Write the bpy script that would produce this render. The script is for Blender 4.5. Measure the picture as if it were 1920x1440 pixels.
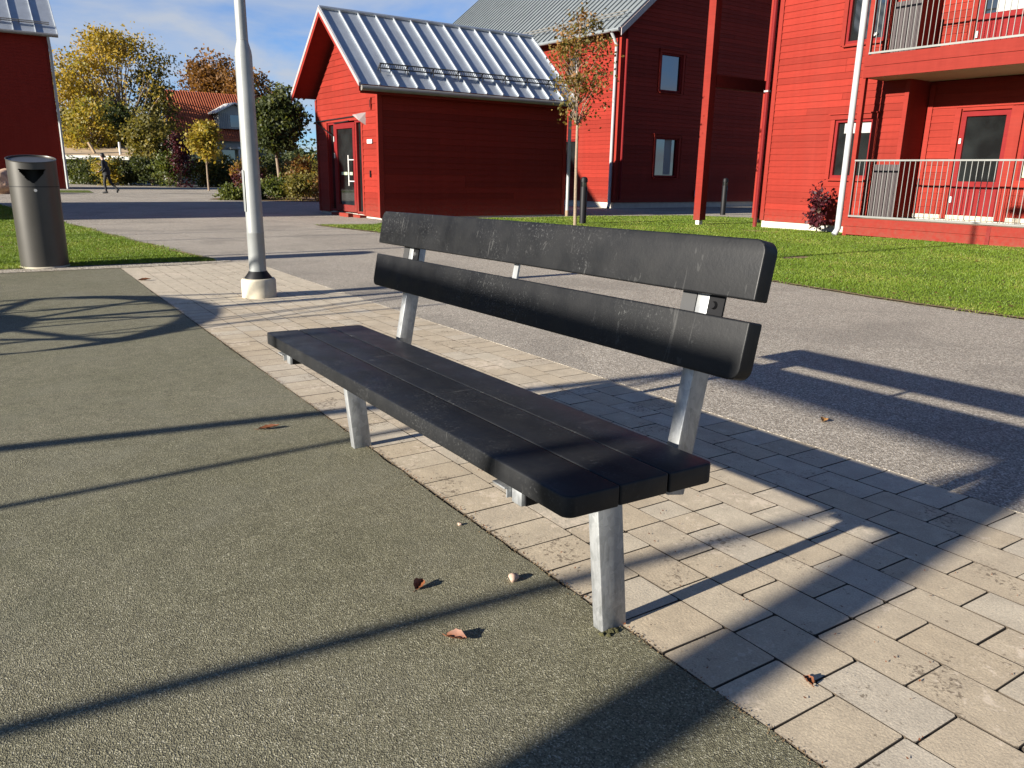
import bpy, bmesh, math, random
import numpy as np
from mathutils import Vector, Matrix

# ------------------------------------------------------------------ clear
for o in list(bpy.data.objects):
    bpy.data.objects.remove(o, do_unlink=True)
scene = bpy.context.scene
COL = scene.collection
rad = math.radians
RNG = random.Random(7)

# ------------------------------------------------------------------ camera
PITCH, ROLL, YAW = 0.2641, 0.0178, 2.5650
CAM = (1.0468, -0.8101, 1.0237)
f = Vector((math.cos(YAW) * math.cos(PITCH), math.sin(YAW) * math.cos(PITCH), -math.sin(PITCH)))
r0 = Vector((math.sin(YAW), -math.cos(YAW), 0))
u0 = r0.cross(f)
cr, sr = math.cos(ROLL), math.sin(ROLL)
rv = r0 * cr + u0 * sr
uv = -r0 * sr + u0 * cr
cd = bpy.data.cameras.new('camera')
cam = bpy.data.objects.new('camera', cd)
COL.objects.link(cam)
M4 = Matrix.Identity(4)
for i in range(3):
    M4[i][0] = rv[i]; M4[i][1] = uv[i]; M4[i][2] = -f[i]; M4[i][3] = CAM[i]
cam.matrix_world = M4
cd.sensor_width = 36.0
cd.lens = 27.39
cd.clip_start = 0.05
cd.clip_end = 3000
scene.camera = cam

# ------------------------------------------------------------------ light
SUN_EL = rad(17.3)
SUN_DIR = Vector((0.034 * math.cos(SUN_EL), -0.9986 * math.cos(SUN_EL), math.sin(SUN_EL))).normalized()
SKY_STRENGTH = 0.05
SUN_STRENGTH = 5.0
EXPOSURE = 1.58
sd = bpy.data.lights.new('sun', 'SUN')
sd.energy = SUN_STRENGTH
sd.angle = rad(0.53)
sd.color = (1.0, 0.93, 0.82)
sun = bpy.data.objects.new('sun', sd)
COL.objects.link(sun)
sun.rotation_euler = (-SUN_DIR).to_track_quat('-Z', 'Y').to_euler()
sun.location = (0, -30, 20)

world = bpy.data.worlds.new('World')
scene.world = world
world.use_nodes = True
wn, wl = world.node_tree.nodes, world.node_tree.links
wn.clear()
w_out = wn.new('ShaderNodeOutputWorld')
w_bg = wn.new('ShaderNodeBackground')
w_sky = wn.new('ShaderNodeTexSky')
w_sky.sky_type = 'NISHITA'
w_sky.sun_disc = False
w_sky.sun_elevation = SUN_EL
w_sky.sun_rotation = math.atan2(SUN_DIR.x, SUN_DIR.y)
w_sky.altitude = 0
w_sky.air_density = 0.75
w_sky.dust_density = 0.05
w_sky.ozone_density = 2.5
w_bg.inputs['Strength'].default_value = SKY_STRENGTH
# broken white cloud over the whole dome
tc = wn.new('ShaderNodeTexCoord')
sep = wn.new('ShaderNodeSeparateXYZ')
wl.new(tc.outputs['Generated'], sep.inputs[0])
add = wn.new('ShaderNodeMath'); add.operation = 'ADD'; add.inputs[1].default_value = 0.16
mx0 = wn.new('ShaderNodeMath'); mx0.operation = 'MAXIMUM'; mx0.inputs[1].default_value = 0.0
wl.new(sep.outputs['Z'], mx0.inputs[0]); wl.new(mx0.outputs[0], add.inputs[0])
dx = wn.new('ShaderNodeMath'); dx.operation = 'DIVIDE'
dy = wn.new('ShaderNodeMath'); dy.operation = 'DIVIDE'
wl.new(sep.outputs['X'], dx.inputs[0]); wl.new(add.outputs[0], dx.inputs[1])
wl.new(sep.outputs['Y'], dy.inputs[0]); wl.new(add.outputs[0], dy.inputs[1])
cmb = wn.new('ShaderNodeCombineXYZ')
wl.new(dx.outputs[0], cmb.inputs['X']); wl.new(dy.outputs[0], cmb.inputs['Y'])
cn = wn.new('ShaderNodeTexNoise'); cn.inputs['Scale'].default_value = 1.35
cn.inputs['Detail'].default_value = 7; cn.inputs['Roughness'].default_value = 0.55
cn.inputs['Distortion'].default_value = 0.35
wl.new(cmb.outputs[0], cn.inputs['Vector'])
cr1 = wn.new('ShaderNodeValToRGB')
cr1.color_ramp.elements[0].position = 0.33; cr1.color_ramp.elements[0].color = (0, 0, 0, 1)
cr1.color_ramp.elements[1].position = 0.62; cr1.color_ramp.elements[1].color = (0.88, 0.88, 0.88, 1)
wl.new(cn.outputs['Fac'], cr1.inputs['Fac'])
w_mix = wn.new('ShaderNodeMixRGB')
w_mix.inputs['Color2'].default_value = (3.7, 4.0, 4.5, 1)
zr = wn.new('ShaderNodeMapRange'); zr.inputs['From Min'].default_value = 0.22; zr.inputs['From Max'].default_value = 0.50
zr.inputs['To Min'].default_value = 1.0; zr.inputs['To Max'].default_value = 0.12
wl.new(sep.outputs['Z'], zr.inputs['Value'])
cm = wn.new('ShaderNodeMath'); cm.operation = 'MULTIPLY'
wl.new(cr1.outputs['Color'], cm.inputs[0]); wl.new(zr.outputs[0], cm.inputs[1])
wl.new(cm.outputs[0], w_mix.inputs['Fac'])
w_tint = wn.new('ShaderNodeMixRGB'); w_tint.blend_type = 'MULTIPLY'; w_tint.inputs['Fac'].default_value = 1.0
w_tint.inputs['Color2'].default_value = (0.56, 0.82, 1.14, 1)
wl.new(w_sky.outputs['Color'], w_tint.inputs['Color1'])
wl.new(w_tint.outputs['Color'], w_mix.inputs['Color1'])
wl.new(w_mix.outputs['Color'], w_bg.inputs['Color'])
wl.new(w_bg.outputs[0], w_out.inputs['Surface'])

vs = scene.view_settings
vs.view_transform = 'Standard'
vs.look = 'None'
vs.exposure = EXPOSURE
vs.gamma = 1.0
vs.use_curve_mapping = False
scene.render.engine = 'CYCLES'

# ------------------------------------------------------------------ terrain height: falls gently away from the bench
def gz(x):
    return -0.27 * (1 - math.exp(x / 15.0)) if x < 0 else 0.018 * x
def gza(x):
    x = np.asarray(x, float)
    return np.where(x < 0, -0.27 * (1 - np.exp(np.minimum(x, 0) / 15.0)), 0.018 * x)

# ------------------------------------------------------------------ material helpers
MATS = {}
def srgb(r, g, b):
    def c(v):
        v /= 255.0
        return v / 12.92 if v <= 0.04045 else ((v + 0.055) / 1.055) ** 2.4
    return (c(r), c(g), c(b), 1)

class NT:
    def __init__(s, name):
        s.m = bpy.data.materials.new(name); s.m.use_nodes = True
        s.n = s.m.node_tree.nodes; s.l = s.m.node_tree.links
        s.bsdf = s.n['Principled BSDF']; s.out = s.n['Material Output']
        s.tc = s.n.new('ShaderNodeTexCoord')
        s.co = s.tc.outputs['Object']
    def noise(s, scale, detail=4, rough=0.55, dist=0.0, vec=None):
        n = s.n.new('ShaderNodeTexNoise')
        n.inputs['Scale'].default_value = scale; n.inputs['Detail'].default_value = detail
        n.inputs['Roughness'].default_value = rough; n.inputs['Distortion'].default_value = dist
        s.l.new(vec or s.co, n.inputs['Vector']); return n.outputs['Fac']
    def voro(s, scale, out='Distance', feature='F1', vec=None):
        n = s.n.new('ShaderNodeTexVoronoi'); n.feature = feature
        n.inputs['Scale'].default_value = scale
        s.l.new(vec or s.co, n.inputs['Vector']); return n.outputs[out]
    def scaled(s, sx, sy, sz, vec=None):
        n = s.n.new('ShaderNodeMapping'); n.inputs['Scale'].default_value = (sx, sy, sz)
        s.l.new(vec or s.co, n.inputs['Vector']); return n.outputs[0]
    def ramp(s, fac, stops):
        n = s.n.new('ShaderNodeValToRGB'); e = n.color_ramp.elements
        while len(e) < len(stops): e.new(0.5)
        for i, (p, c) in enumerate(stops):
            e[i].position = p; e[i].color = c if len(c) == 4 else (*c, 1)
        s.l.new(fac, n.inputs['Fac']); return n.outputs['Color']
    def mix(s, a, b, fac=0.5, mode='MIX'):
        n = s.n.new('ShaderNodeMixRGB'); n.blend_type = mode
        for v, k in ((fac, 'Fac'), (a, 'Color1'), (b, 'Color2')):
            if isinstance(v, (int, float)): n.inputs[k].default_value = v
            elif isinstance(v, tuple): n.inputs[k].default_value = v if len(v) == 4 else (*v, 1)
            else: s.l.new(v, n.inputs[k])
        return n.outputs[0]
    def math(s, op, a, b=0.0):
        n = s.n.new('ShaderNodeMath'); n.operation = op
        for i, v in enumerate((a, b)):
            if isinstance(v, (int, float)): n.inputs[i].default_value = v
            else: s.l.new(v, n.inputs[i])
        return n.outputs[0]
    def rand(s):
        return s.n.new('ShaderNodeObjectInfo').outputs['Random']
    def col(s, c):
        if isinstance(c, tuple): s.bsdf.inputs['Base Color'].default_value = c if len(c) == 4 else (*c, 1)
        else: s.l.new(c, s.bsdf.inputs['Base Color'])
    def set(s, rough=None, metal=None, spec=None):
        for k, v in (('Roughness', rough), ('Metallic', metal), ('Specular IOR Level', spec)):
            if v is None: continue
            if isinstance(v, (int, float)): s.bsdf.inputs[k].default_value = v
            else: s.l.new(v, s.bsdf.inputs[k])
    def bump(s, h, strength=0.4, dist=0.01):
        n = s.n.new('ShaderNodeBump'); n.inputs['Strength'].default_value = strength
        n.inputs['Distance'].default_value = dist
        s.l.new(h, n.inputs['Height']); s.l.new(n.outputs[0], s.bsdf.inputs['Normal'])

def plain(name, c, rough=0.6, metal=0.0, spec=None, var=0.12, scale=6.0, bump=0.0):
    t = NT(name)
    nz = t.noise(scale, 5)
    lo = tuple(v * (1 - var) for v in c[:3]); hi = tuple(min(1, v * (1 + var)) for v in c[:3])
    t.col(t.ramp(nz, [(0.3, lo), (0.7, hi)]))
    t.set(rough, metal, spec)
    if bump: t.bump(t.noise(scale * 12, 3), bump, 0.004)
    return t.m

# painted timber siding, saturated red
def mk_red(name, base, worn, streak=0.945):
    t = NT(name)
    st = t.noise(4.0, 6, 0.6, 0.0, t.scaled(0.6, 0.6, 7.0))
    c = t.ramp(st, [(0.25, tuple(v * 0.86 for v in base)), (0.75, tuple(v * 1.10 for v in base))])
    rnd = t.ramp(t.rand(), [(0, (0.82, 0.84, 0.84)), (1, (1.10, 1.10, 1.10))])
    c = t.mix(c, rnd, 1.0, 'MULTIPLY')
    w = t.ramp(t.noise(1.3, 5, 0.6), [(0.52, (0, 0, 0)), (0.80, (0.35, 0.35, 0.35))])
    c = t.mix(c, worn, w)
    wp = t.n.new('ShaderNodeNewGeometry').outputs['Position']
    vst = t.ramp(t.noise(3.0, 4, 0.6, 0.2, t.scaled(3.0, 3.0, 0.25, wp)), [(0.30, (streak, streak * 0.98, streak * 0.98)), (0.62, (1.03, 1.03, 1.03))])
    c = t.mix(c, vst, 1.0, 'MULTIPLY')
    sz = t.n.new('ShaderNodeSeparateXYZ'); t.l.new(wp, sz.inputs[0])
    sp = t.n.new('ShaderNodeMapRange'); sp.inputs['From Min'].default_value = 0.35; sp.inputs['From Max'].default_value = -0.15
    t.l.new(sz.outputs['Z'], sp.inputs['Value'])
    spn = t.math('MULTIPLY', sp.outputs[0], t.ramp(t.noise(14, 4, 0.7, 0, wp), [(0.35, (0, 0, 0)), (0.7, (0.8, 0.8, 0.8))]))
    t.col(t.mix(c, (0.13, 0.05, 0.034), spn))
    t.set(0.7, 0, 0.10)
    t.bump(t.noise(9, 5, 0.6, 0, t.scaled(0.4, 0.4, 9)), 0.15, 0.004)
    return t.m
M_red = mk_red('red_paint', (0.182, 0.0178, 0.0108), (0.19, 0.030, 0.021))
M_redtrim = mk_red('red_trim_paint', (0.186, 0.0190, 0.0125), (0.19, 0.031, 0.023), 0.95)
M_redcase = mk_red('red_frame_paint', (0.145, 0.0100, 0.0105), (0.15, 0.016, 0.015), 0.95)

# rubber granulate
def mk_rubber():
    t = NT('rubber_granulate')
    v = t.voro(330, 'Color')
    sepn = t.n.new('ShaderNodeSeparateColor'); t.l.new(v, sepn.inputs[0])
    g = t.ramp(sepn.outputs[0], [(0.0, (0.062, 0.057, 0.037)), (0.45, (0.126, 0.116, 0.073)), (0.85, (0.176, 0.163, 0.106)), (1.0, (0.31, 0.29, 0.215))])
    big = t.ramp(t.noise(0.9, 5, 0.6), [(0.3, (0.88, 0.90, 0.84)), (0.7, (1.10, 1.10, 1.12))])
    med = t.ramp(t.noise(14, 3), [(0.3, (0.88, 0.88, 0.88)), (0.7, (1.1, 1.1, 1.1))])
    c = t.mix(t.mix(g, big, 1.0, 'MULTIPLY'), med, 1.0, 'MULTIPLY')
    t.col(c); t.set(0.85, 0, 0.25)
    st = t.ramp(t.noise(1.7, 6, 0.66, 0.8), [(0.50, (0, 0, 0)), (0.70, (0.5, 0.5, 0.5))])
    c = t.mix(c, (0.155, 0.148, 0.105), st)
    st2 = t.ramp(t.noise(2.6, 5, 0.65, 0.5), [(0.60, (0, 0, 0)), (0.70, (0.3, 0.3, 0.3))])
    t.col(t.mix(c, (0.055, 0.058, 0.030), st2))
    t.bump(t.mix(t.voro(330), t.noise(120, 3), 0.35), 0.55, 0.005)
    return t.m
M_rubber = mk_rubber()

def mk_asphalt():
    t = NT('asphalt')
    v = t.voro(170, 'Color')
    sepn = t.n.new('ShaderNodeSeparateColor'); t.l.new(v, sepn.inputs[0])
    g = t.ramp(sepn.outputs[0], [(0.0, (0.13, 0.112, 0.088)), (0.4, (0.230, 0.202, 0.160)), (0.75, (0.335, 0.300, 0.245)), (1.0, (0.54, 0.495, 0.415))])
    g2 = t.ramp(t.noise(55, 3), [(0.3, (0.82, 0.82, 0.82)), (0.7, (1.14, 1.14, 1.14))])
    big = t.ramp(t.noise(0.35, 6, 0.62), [(0.28, (0.84, 0.83, 0.83)), (0.72, (1.12, 1.11, 1.10))])
    c = t.mix(t.mix(g, g2, 1.0, 'MULTIPLY'), big, 1.0, 'MULTIPLY')
    t.col(c); t.set(0.88, 0, 0.3)
    wear = t.ramp(t.noise(0.8, 4, 0.6, 0.6), [(0.50, (0, 0, 0)), (0.62, (0.35, 0.35, 0.35))])
    t.col(t.mix(c, (0.13, 0.115, 0.095), wear))
    t.bump(t.mix(t.voro(170), t.noise(70, 3), 0.4), 0.55, 0.006)
    return t.m
M_asphalt = mk_asphalt()

def mk_paver():
    t = NT('paver_concrete')
    rn = t.rand()
    base = t.ramp(rn, [(0.0, (0.372, 0.308, 0.218)), (0.35, (0.395, 0.340, 0.255)), (0.6, (0.378, 0.316, 0.228)), (0.8, (0.395, 0.350, 0.276)), (1.0, (0.410, 0.358, 0.272))])
    wco = t.n.new('ShaderNodeNewGeometry').outputs['Position']
    sp = t.ramp(t.noise(240, 2, 0.6, 0, wco), [(0.3, (0.80, 0.80, 0.80)), (0.7, (1.18, 1.17, 1.15))])
    bl = t.ramp(t.noise(11, 5, 0.6, 0.2, wco), [(0.3, (0.86, 0.85, 0.84)), (0.7, (1.10, 1.09, 1.07))])
    c = t.mix(t.mix(base, sp, 1.0, 'MULTIPLY'), bl, 1.0, 'MULTIPLY')
    lime = t.ramp(t.math('MULTIPLY', t.noise(38, 4, 0.65, 0.4, wco), t.noise(3.1, 2, 0.5, 0, wco)), [(0.315, (0, 0, 0)), (0.39, (0.6, 0.6, 0.6))])
    c = t.mix(c, (0.56, 0.47, 0.36), lime)
    dirt = t.ramp(t.math('MULTIPLY', t.noise(70, 3, 0.7, 0.5, wco), t.noise(4.3, 2, 0.5, 0, wco)), [(0.345, (0, 0, 0)), (0.40, (0.75, 0.75, 0.75))])
    c = t.mix(c, (0.10, 0.075, 0.05), dirt)
    t.col(c); t.set(0.85, 0, 0.3)
    t.bump(t.mix(t.noise(160, 4, 0.6, 0, wco), t.noise(25, 3, 0.5, 0, wco), 0.35), 0.35, 0.004)
    return t.m
M_paver = mk_paver()

def mk_joint():
    t = NT('joint_sand')
    c = t.ramp(t.noise(60, 4), [(0.3, (0.035, 0.026, 0.017)), (0.7, (0.10, 0.075, 0.05))])
    moss = t.ramp(t.noise(2.2, 4), [(0.55, (0, 0, 0)), (0.7, (0.8, 0.8, 0.8))])
    t.col(t.mix(c, (0.055, 0.065, 0.018), moss)); t.set(0.95, 0, 0.1)
    t.bump(t.noise(150, 3), 0.6, 0.004)
    return t.m
M_joint = mk_joint()
M_flank = plain('dirt_shade_flank', (0.050, 0.038, 0.026), 0.95, var=0.4, scale=40)  # joint dirt, with shade painted in so sunlit sides and chamfers stay dark
def mk_gravel():
    t = NT('fine_gravel')
    v = t.voro(70, 'Color'); s_ = t.n.new('ShaderNodeSeparateColor'); t.l.new(v, s_.inputs[0])
    c = t.ramp(s_.outputs[0], [(0, (0.12, 0.10, 0.07)), (0.5, (0.30, 0.26, 0.20)), (1, (0.50, 0.46, 0.38))])
    t.col(c); t.set(0.9, 0, 0.2); t.bump(t.voro(70), 0.9, 0.012)
    return t.m
M_gravel = mk_gravel()

def mk_soil_grass(name, a, b, c3):
    t = NT(name)
    c = t.ramp(t.noise(3.0, 6, 0.65), [(0.25, a), (0.5, b), (0.75, c3)])
    fine = t.ramp(t.noise(60, 4, 0.7), [(0.3, (0.6, 0.6, 0.6)), (0.7, (1.3, 1.3, 1.3))])
    t.col(t.mix(c, fine, 1.0, 'MULTIPLY')); t.set(0.9, 0, 0.15)
    t.bump(t.noise(90, 4, 0.7), 1.0, 0.02)
    return t.m
M_turf = mk_soil_grass('turf_soil', (0.060, 0.070, 0.016), (0.085, 0.115, 0.018), (0.12, 0.125, 0.032))
M_bare = mk_soil_grass('bare_soil', (0.15, 0.105, 0.055), (0.21, 0.15, 0.085), (0.28, 0.21, 0.12))
M_field = mk_soil_grass('field_grass', (0.05, 0.055, 0.02), (0.07, 0.09, 0.025), (0.11, 0.11, 0.045))

def mk_leaf(name, stops, trans=0.45, rough=0.55):
    t = NT(name)
    at = t.n.new('ShaderNodeAttribute'); at.attribute_name = 'tint'
    c = t.ramp(at.outputs['Fac'], stops)
    t.col(c); t.set(rough, 0, 0.35)
    tr = t.n.new('ShaderNodeBsdfTranslucent')
    tcol = t.mix(c, (1.25, 1.2, 0.7), 1.0, 'MULTIPLY')
    t.l.new(tcol, tr.inputs['Color'])
    mx = t.n.new('ShaderNodeMixShader'); mx.inputs[0].default_value = trans
    t.l.new(t.bsdf.outputs[0], mx.inputs[1]); t.l.new(tr.outputs[0], mx.inputs[2])
    t.l.new(mx.outputs[0], t.out.inputs['Surface'])
    return t.m
M_grass = mk_leaf('grass_blades', [(0, (0.075, 0.120, 0.010)), (0.45, (0.112, 0.178, 0.014)), (0.8, (0.160, 0.215, 0.022)), (1, (0.26, 0.24, 0.07))], 0.35)
M_lf_green = mk_leaf('leaves_green', [(0, (0.035, 0.050, 0.010)), (0.5, (0.075, 0.095, 0.017)), (1, (0.14, 0.145, 0.030))])
M_lf_dark = mk_leaf('leaves_dark_green', [(0, (0.020, 0.030, 0.009)), (0.6, (0.048, 0.062, 0.017)), (1, (0.105, 0.110, 0.032))])
M_lf_yel = mk_leaf('leaves_yellow', [(0, (0.115, 0.125, 0.018)), (0.5, (0.25, 0.195, 0.028)), (1, (0.36, 0.235, 0.032))])
M_lf_olive = mk_leaf('leaves_olive', [(0, (0.065, 0.065, 0.014)), (0.5, (0.135, 0.120, 0.024)), (1, (0.22, 0.165, 0.034))])
M_lf_orange = mk_leaf('leaves_orange', [(0, (0.08, 0.040, 0.012)), (0.5, (0.17, 0.080, 0.020)), (1, (0.26, 0.125, 0.032))])
M_lf_rust = mk_leaf('leaves_rust', [(0, (0.065, 0.068, 0.014)), (0.4, (0.15, 0.115, 0.024)), (0.75, (0.24, 0.105, 0.032)), (1, (0.32, 0.19, 0.06))])
M_lf_red = mk_leaf('leaves_purple', [(0, (0.020, 0.003, 0.005)), (0.6, (0.050, 0.006, 0.011)), (1, (0.10, 0.012, 0.018))], 0.25)
M_bark = plain('bark', (0.14, 0.105, 0.075), 0.9, var=0.35, scale=30, bump=0.6)
M_palebark = plain('pale_bark', (0.20, 0.15, 0.105), 0.85, var=0.25, scale=30, bump=0.4)

def mk_zinc(name, base, rough, metal):
    t = NT(name)
    v = t.ramp(t.noise(2.5, 5, 0.6), [(0.3, tuple(b * 0.88 for b in base)), (0.7, tuple(b * 1.08 for b in base))])
    t.col(v); t.set(rough, metal)
    t.bump(t.noise(1.5, 2), 0.08, 0.02)
    return t.m
M_zinc = mk_zinc('roof_sheet_metal', (0.40, 0.43, 0.46), 0.42, 0.55)
M_zincp = mk_zinc('pale_roof_metal', (0.20, 0.22, 0.225), 0.5, 0.35)
M_darkmetal = mk_zinc('dark_zinc', (0.06, 0.06, 0.06), 0.5, 0.4)
M_gutter = mk_zinc('gutter_metal', (0.22, 0.21, 0.19), 0.5, 0.5)

def mk_galv():
    t = NT('galvanised_steel')
    v = t.voro(55, 'Color'); s_ = t.n.new('ShaderNodeSeparateColor'); t.l.new(v, s_.inputs[0])
    sp = t.ramp(s_.outputs[0], [(0, (0.25, 0.26, 0.265)), (1, (0.33, 0.34, 0.345))])
    drip = t.ramp(t.noise(7, 6, 0.7, 1.2, t.scaled(3.0, 3.0, 0.7)), [(0.47, (0, 0, 0)), (0.63, (0.6, 0.6, 0.6))])
    dk = t.ramp(t.noise(16, 5, 0.7, 0.8, t.scaled(2.0, 2.0, 0.8)), [(0.50, (0, 0, 0)), (0.66, (0.42, 0.42, 0.42))])
    c = t.mix(t.mix(sp, (0.42, 0.43, 0.43), drip), (0.12, 0.125, 0.12), dk)
    t.col(c); t.set(0.5, 0.6)
    t.bump(t.noise(60, 4), 0.12, 0.003)
    return t.m
M_galv = mk_galv()
M_rail = plain('rail_galvanised', (0.15, 0.155, 0.145), 0.55, 0.3)
M_lamppole = plain('lamp_pole_steel', (0.225, 0.235, 0.23), 0.5, 0.25, var=0.12, scale=5)

def mk_plank(name, k):
    t = NT(name)
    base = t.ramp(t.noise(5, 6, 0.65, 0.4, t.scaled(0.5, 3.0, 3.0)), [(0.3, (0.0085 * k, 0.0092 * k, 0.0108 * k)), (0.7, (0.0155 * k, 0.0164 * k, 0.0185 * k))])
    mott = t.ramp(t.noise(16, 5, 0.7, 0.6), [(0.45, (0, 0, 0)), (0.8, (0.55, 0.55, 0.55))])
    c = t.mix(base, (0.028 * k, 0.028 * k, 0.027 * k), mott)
    # chalky specks and short scuffs gathered in patches
    patch = t.ramp(t.noise(5.5, 3, 0.6), [(0.46, (0, 0, 0)), (0.66, (1, 1, 1))])
    speck = t.ramp(t.noise(150, 3, 0.65, 0.4), [(0.56, (0, 0, 0)), (0.68, (1, 1, 1))])
    c = t.mix(c, (0.058, 0.059, 0.058), t.mix(speck, patch, 1.0, 'MULTIPLY'))
    sc = t.ramp(t.noise(26, 4, 0.6, 2.5, t.scaled(1.0, 0.25, 0.22)), [(0.655, (0, 0, 0)), (0.685, (0.7, 0.7, 0.7))])
    c = t.mix(c, (0.075, 0.075, 0.072), t.mix(sc, patch, 0.7, 'MULTIPLY'))
    t.col(c)
    rg = t.ramp(t.noise(9, 4), [(0.3, (0.42, 0.42, 0.42)), (0.7, (0.62, 0.62, 0.62))])
    t.set(rg, 0, 0.25)
    t.bump(t.mix(t.noise(90, 4, 0.7), t.noise(12, 4), 0.4), 0.22, 0.003)
    return t.m
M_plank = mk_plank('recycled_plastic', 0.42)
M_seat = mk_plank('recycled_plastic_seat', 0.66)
M_black = plain('black_steel', (0.006, 0.006, 0.007), 0.55, 0.0, 0.2, var=0.2)
M_bolt = plain('bolt_steel', (0.35, 0.35, 0.35), 0.35, 0.8)
M_conc = plain('pale_concrete', (0.42, 0.375, 0.28), 0.9, var=0.15, scale=14, bump=0.4)
M_plinth = plain('plinth_render', (0.40, 0.37, 0.32), 0.9, var=0.10, scale=5)
M_white = plain('white_paint', (0.30, 0.31, 0.31), 0.45, 0.0, var=0.05)
M_offwhite = plain('off_white', (0.50, 0.49, 0.46), 0.6, var=0.06)
M_soffit = plain('beige_soffit', (0.34, 0.28, 0.19), 0.8, var=0.06)
M_verge = plain('verge_sheet', (0.30, 0.255, 0.25), 0.5, 0.1, var=0.06)
def mk_bin():
    t = NT('bin_grey_metal')
    c = t.ramp(t.noise(3, 4), [(0.3, (0.046, 0.043, 0.037)), (0.7, (0.056, 0.052, 0.045))])
    t.col(c); t.set(0.40, 0.35, 0.5)
    return t.m
M_bin = mk_bin()
def mk_glass(name, c, rough=0.04):
    t = NT(name)
    cc = t.ramp(t.noise(1.7, 3), [(0.35, tuple(v * 0.6 for v in c)), (0.65, tuple(v * 1.4 for v in c))])
    t.col(cc); t.set(rough, 0.0, 0.9)
    t.bsdf.inputs['IOR'].default_value = 1.85
    t.bump(t.noise(1.1, 2), 0.03, 0.02)
    return t.m
M_glass = mk_glass('window_glass', (0.010, 0.012, 0.012))
M_curtain = plain('pale_curtain', (0.28, 0.32, 0.22), 0.85)
M_blind = plain('white_blind', (0.28, 0.28, 0.27), 0.8)
M_screen = plain('screen_panel', (0.036, 0.026, 0.027), 0.6, 0.1)
M_rock = plain('granite', (0.40, 0.26, 0.17), 0.9, var=0.35, scale=5, bump=0.8)
M_tile = None
def mk_tile():
    t = NT('clay_roof_tile')
    c = t.ramp(t.noise(2.0, 5), [(0.3, (0.28, 0.072, 0.035)), (0.7, (0.38, 0.110, 0.053))])
    t.col(t.mix(c, t.ramp(t.rand(), [(0, (0.8, 0.8, 0.8)), (1, (1.2, 1.2, 1.2))]), 1.0, 'MULTIPLY'))
    t.set(0.8, 0, 0.2); return t.m
M_tile = mk_tile()
M_whitewall = plain('white_render', (0.30, 0.30, 0.28), 0.85, var=0.05)
M_thatch = plain('pale_felt_roof', (0.34, 0.245, 0.145), 0.9, var=0.2, scale=2)
M_greywall = plain('grey_render', (0.20, 0.215, 0.22), 0.9, var=0.1, scale=2)
M_deadleaf = NT('dry_leaf')
M_deadleaf.col(M_deadleaf.ramp(M_deadleaf.noise(40, 4), [(0.3, (0.085, 0.024, 0.008)), (0.7, (0.175, 0.060, 0.018))])); M_deadleaf.set(0.6); M_deadleaf = M_deadleaf.m
M_deadleaf2 = plain('amber_leaf', (0.32, 0.16, 0.045), 0.6, var=0.25, scale=40)
M_pinkstone = plain('pink_stone', (0.36, 0.25, 0.19), 0.8, var=0.2, scale=60, bump=0.3)
M_timber = plain('weathered_timber', (0.22, 0.16, 0.10), 0.85, var=0.2, scale=8)
M_rope = plain('dark_rope', (0.03, 0.03, 0.035), 0.8)
M_moss = plain('moss', (0.055, 0.052, 0.016), 0.95, var=0.4, scale=60, bump=0.8)
M_mulch = mk_soil_grass('bark_mulch', (0.10, 0.065, 0.035), (0.16, 0.105, 0.06), (0.22, 0.15, 0.085))
M_skin = plain('skin', (0.36, 0.22, 0.16), 0.6)
M_cloth = plain('dark_clothing', (0.005, 0.0055, 0.007), 0.8)
M_hair = plain('dark_hair', (0.012, 0.009, 0.007), 0.6)

# ------------------------------------------------------------------ object helpers
def link(o, parent=None):
    COL.objects.link(o)
    if parent is not None: o.parent = parent
    return o
def tag(o, label=None, cat=None, group=None, kind=None):
    if label: o['label'] = label
    if cat: o['category'] = cat
    if group: o['group'] = group
    if kind: o['kind'] = kind
    return o
def thing(name, label, cat, loc=(0, 0, 0), rz=0.0, group=None):
    o = bpy.data.objects.new(name, None)
    o.empty_display_size = 0.2
    o.location = loc; o.rotation_euler = (0, 0, rz)
    link(o)
    return tag(o, label, cat, group)
def copy_tree(o, parent=None):
    c = o.copy(); COL.objects.link(c)
    if parent is not None: c.parent = parent
    for ch in [x for x in bpy.data.objects if x.parent == o]:
        copy_tree(ch, c)
    return c

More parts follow.
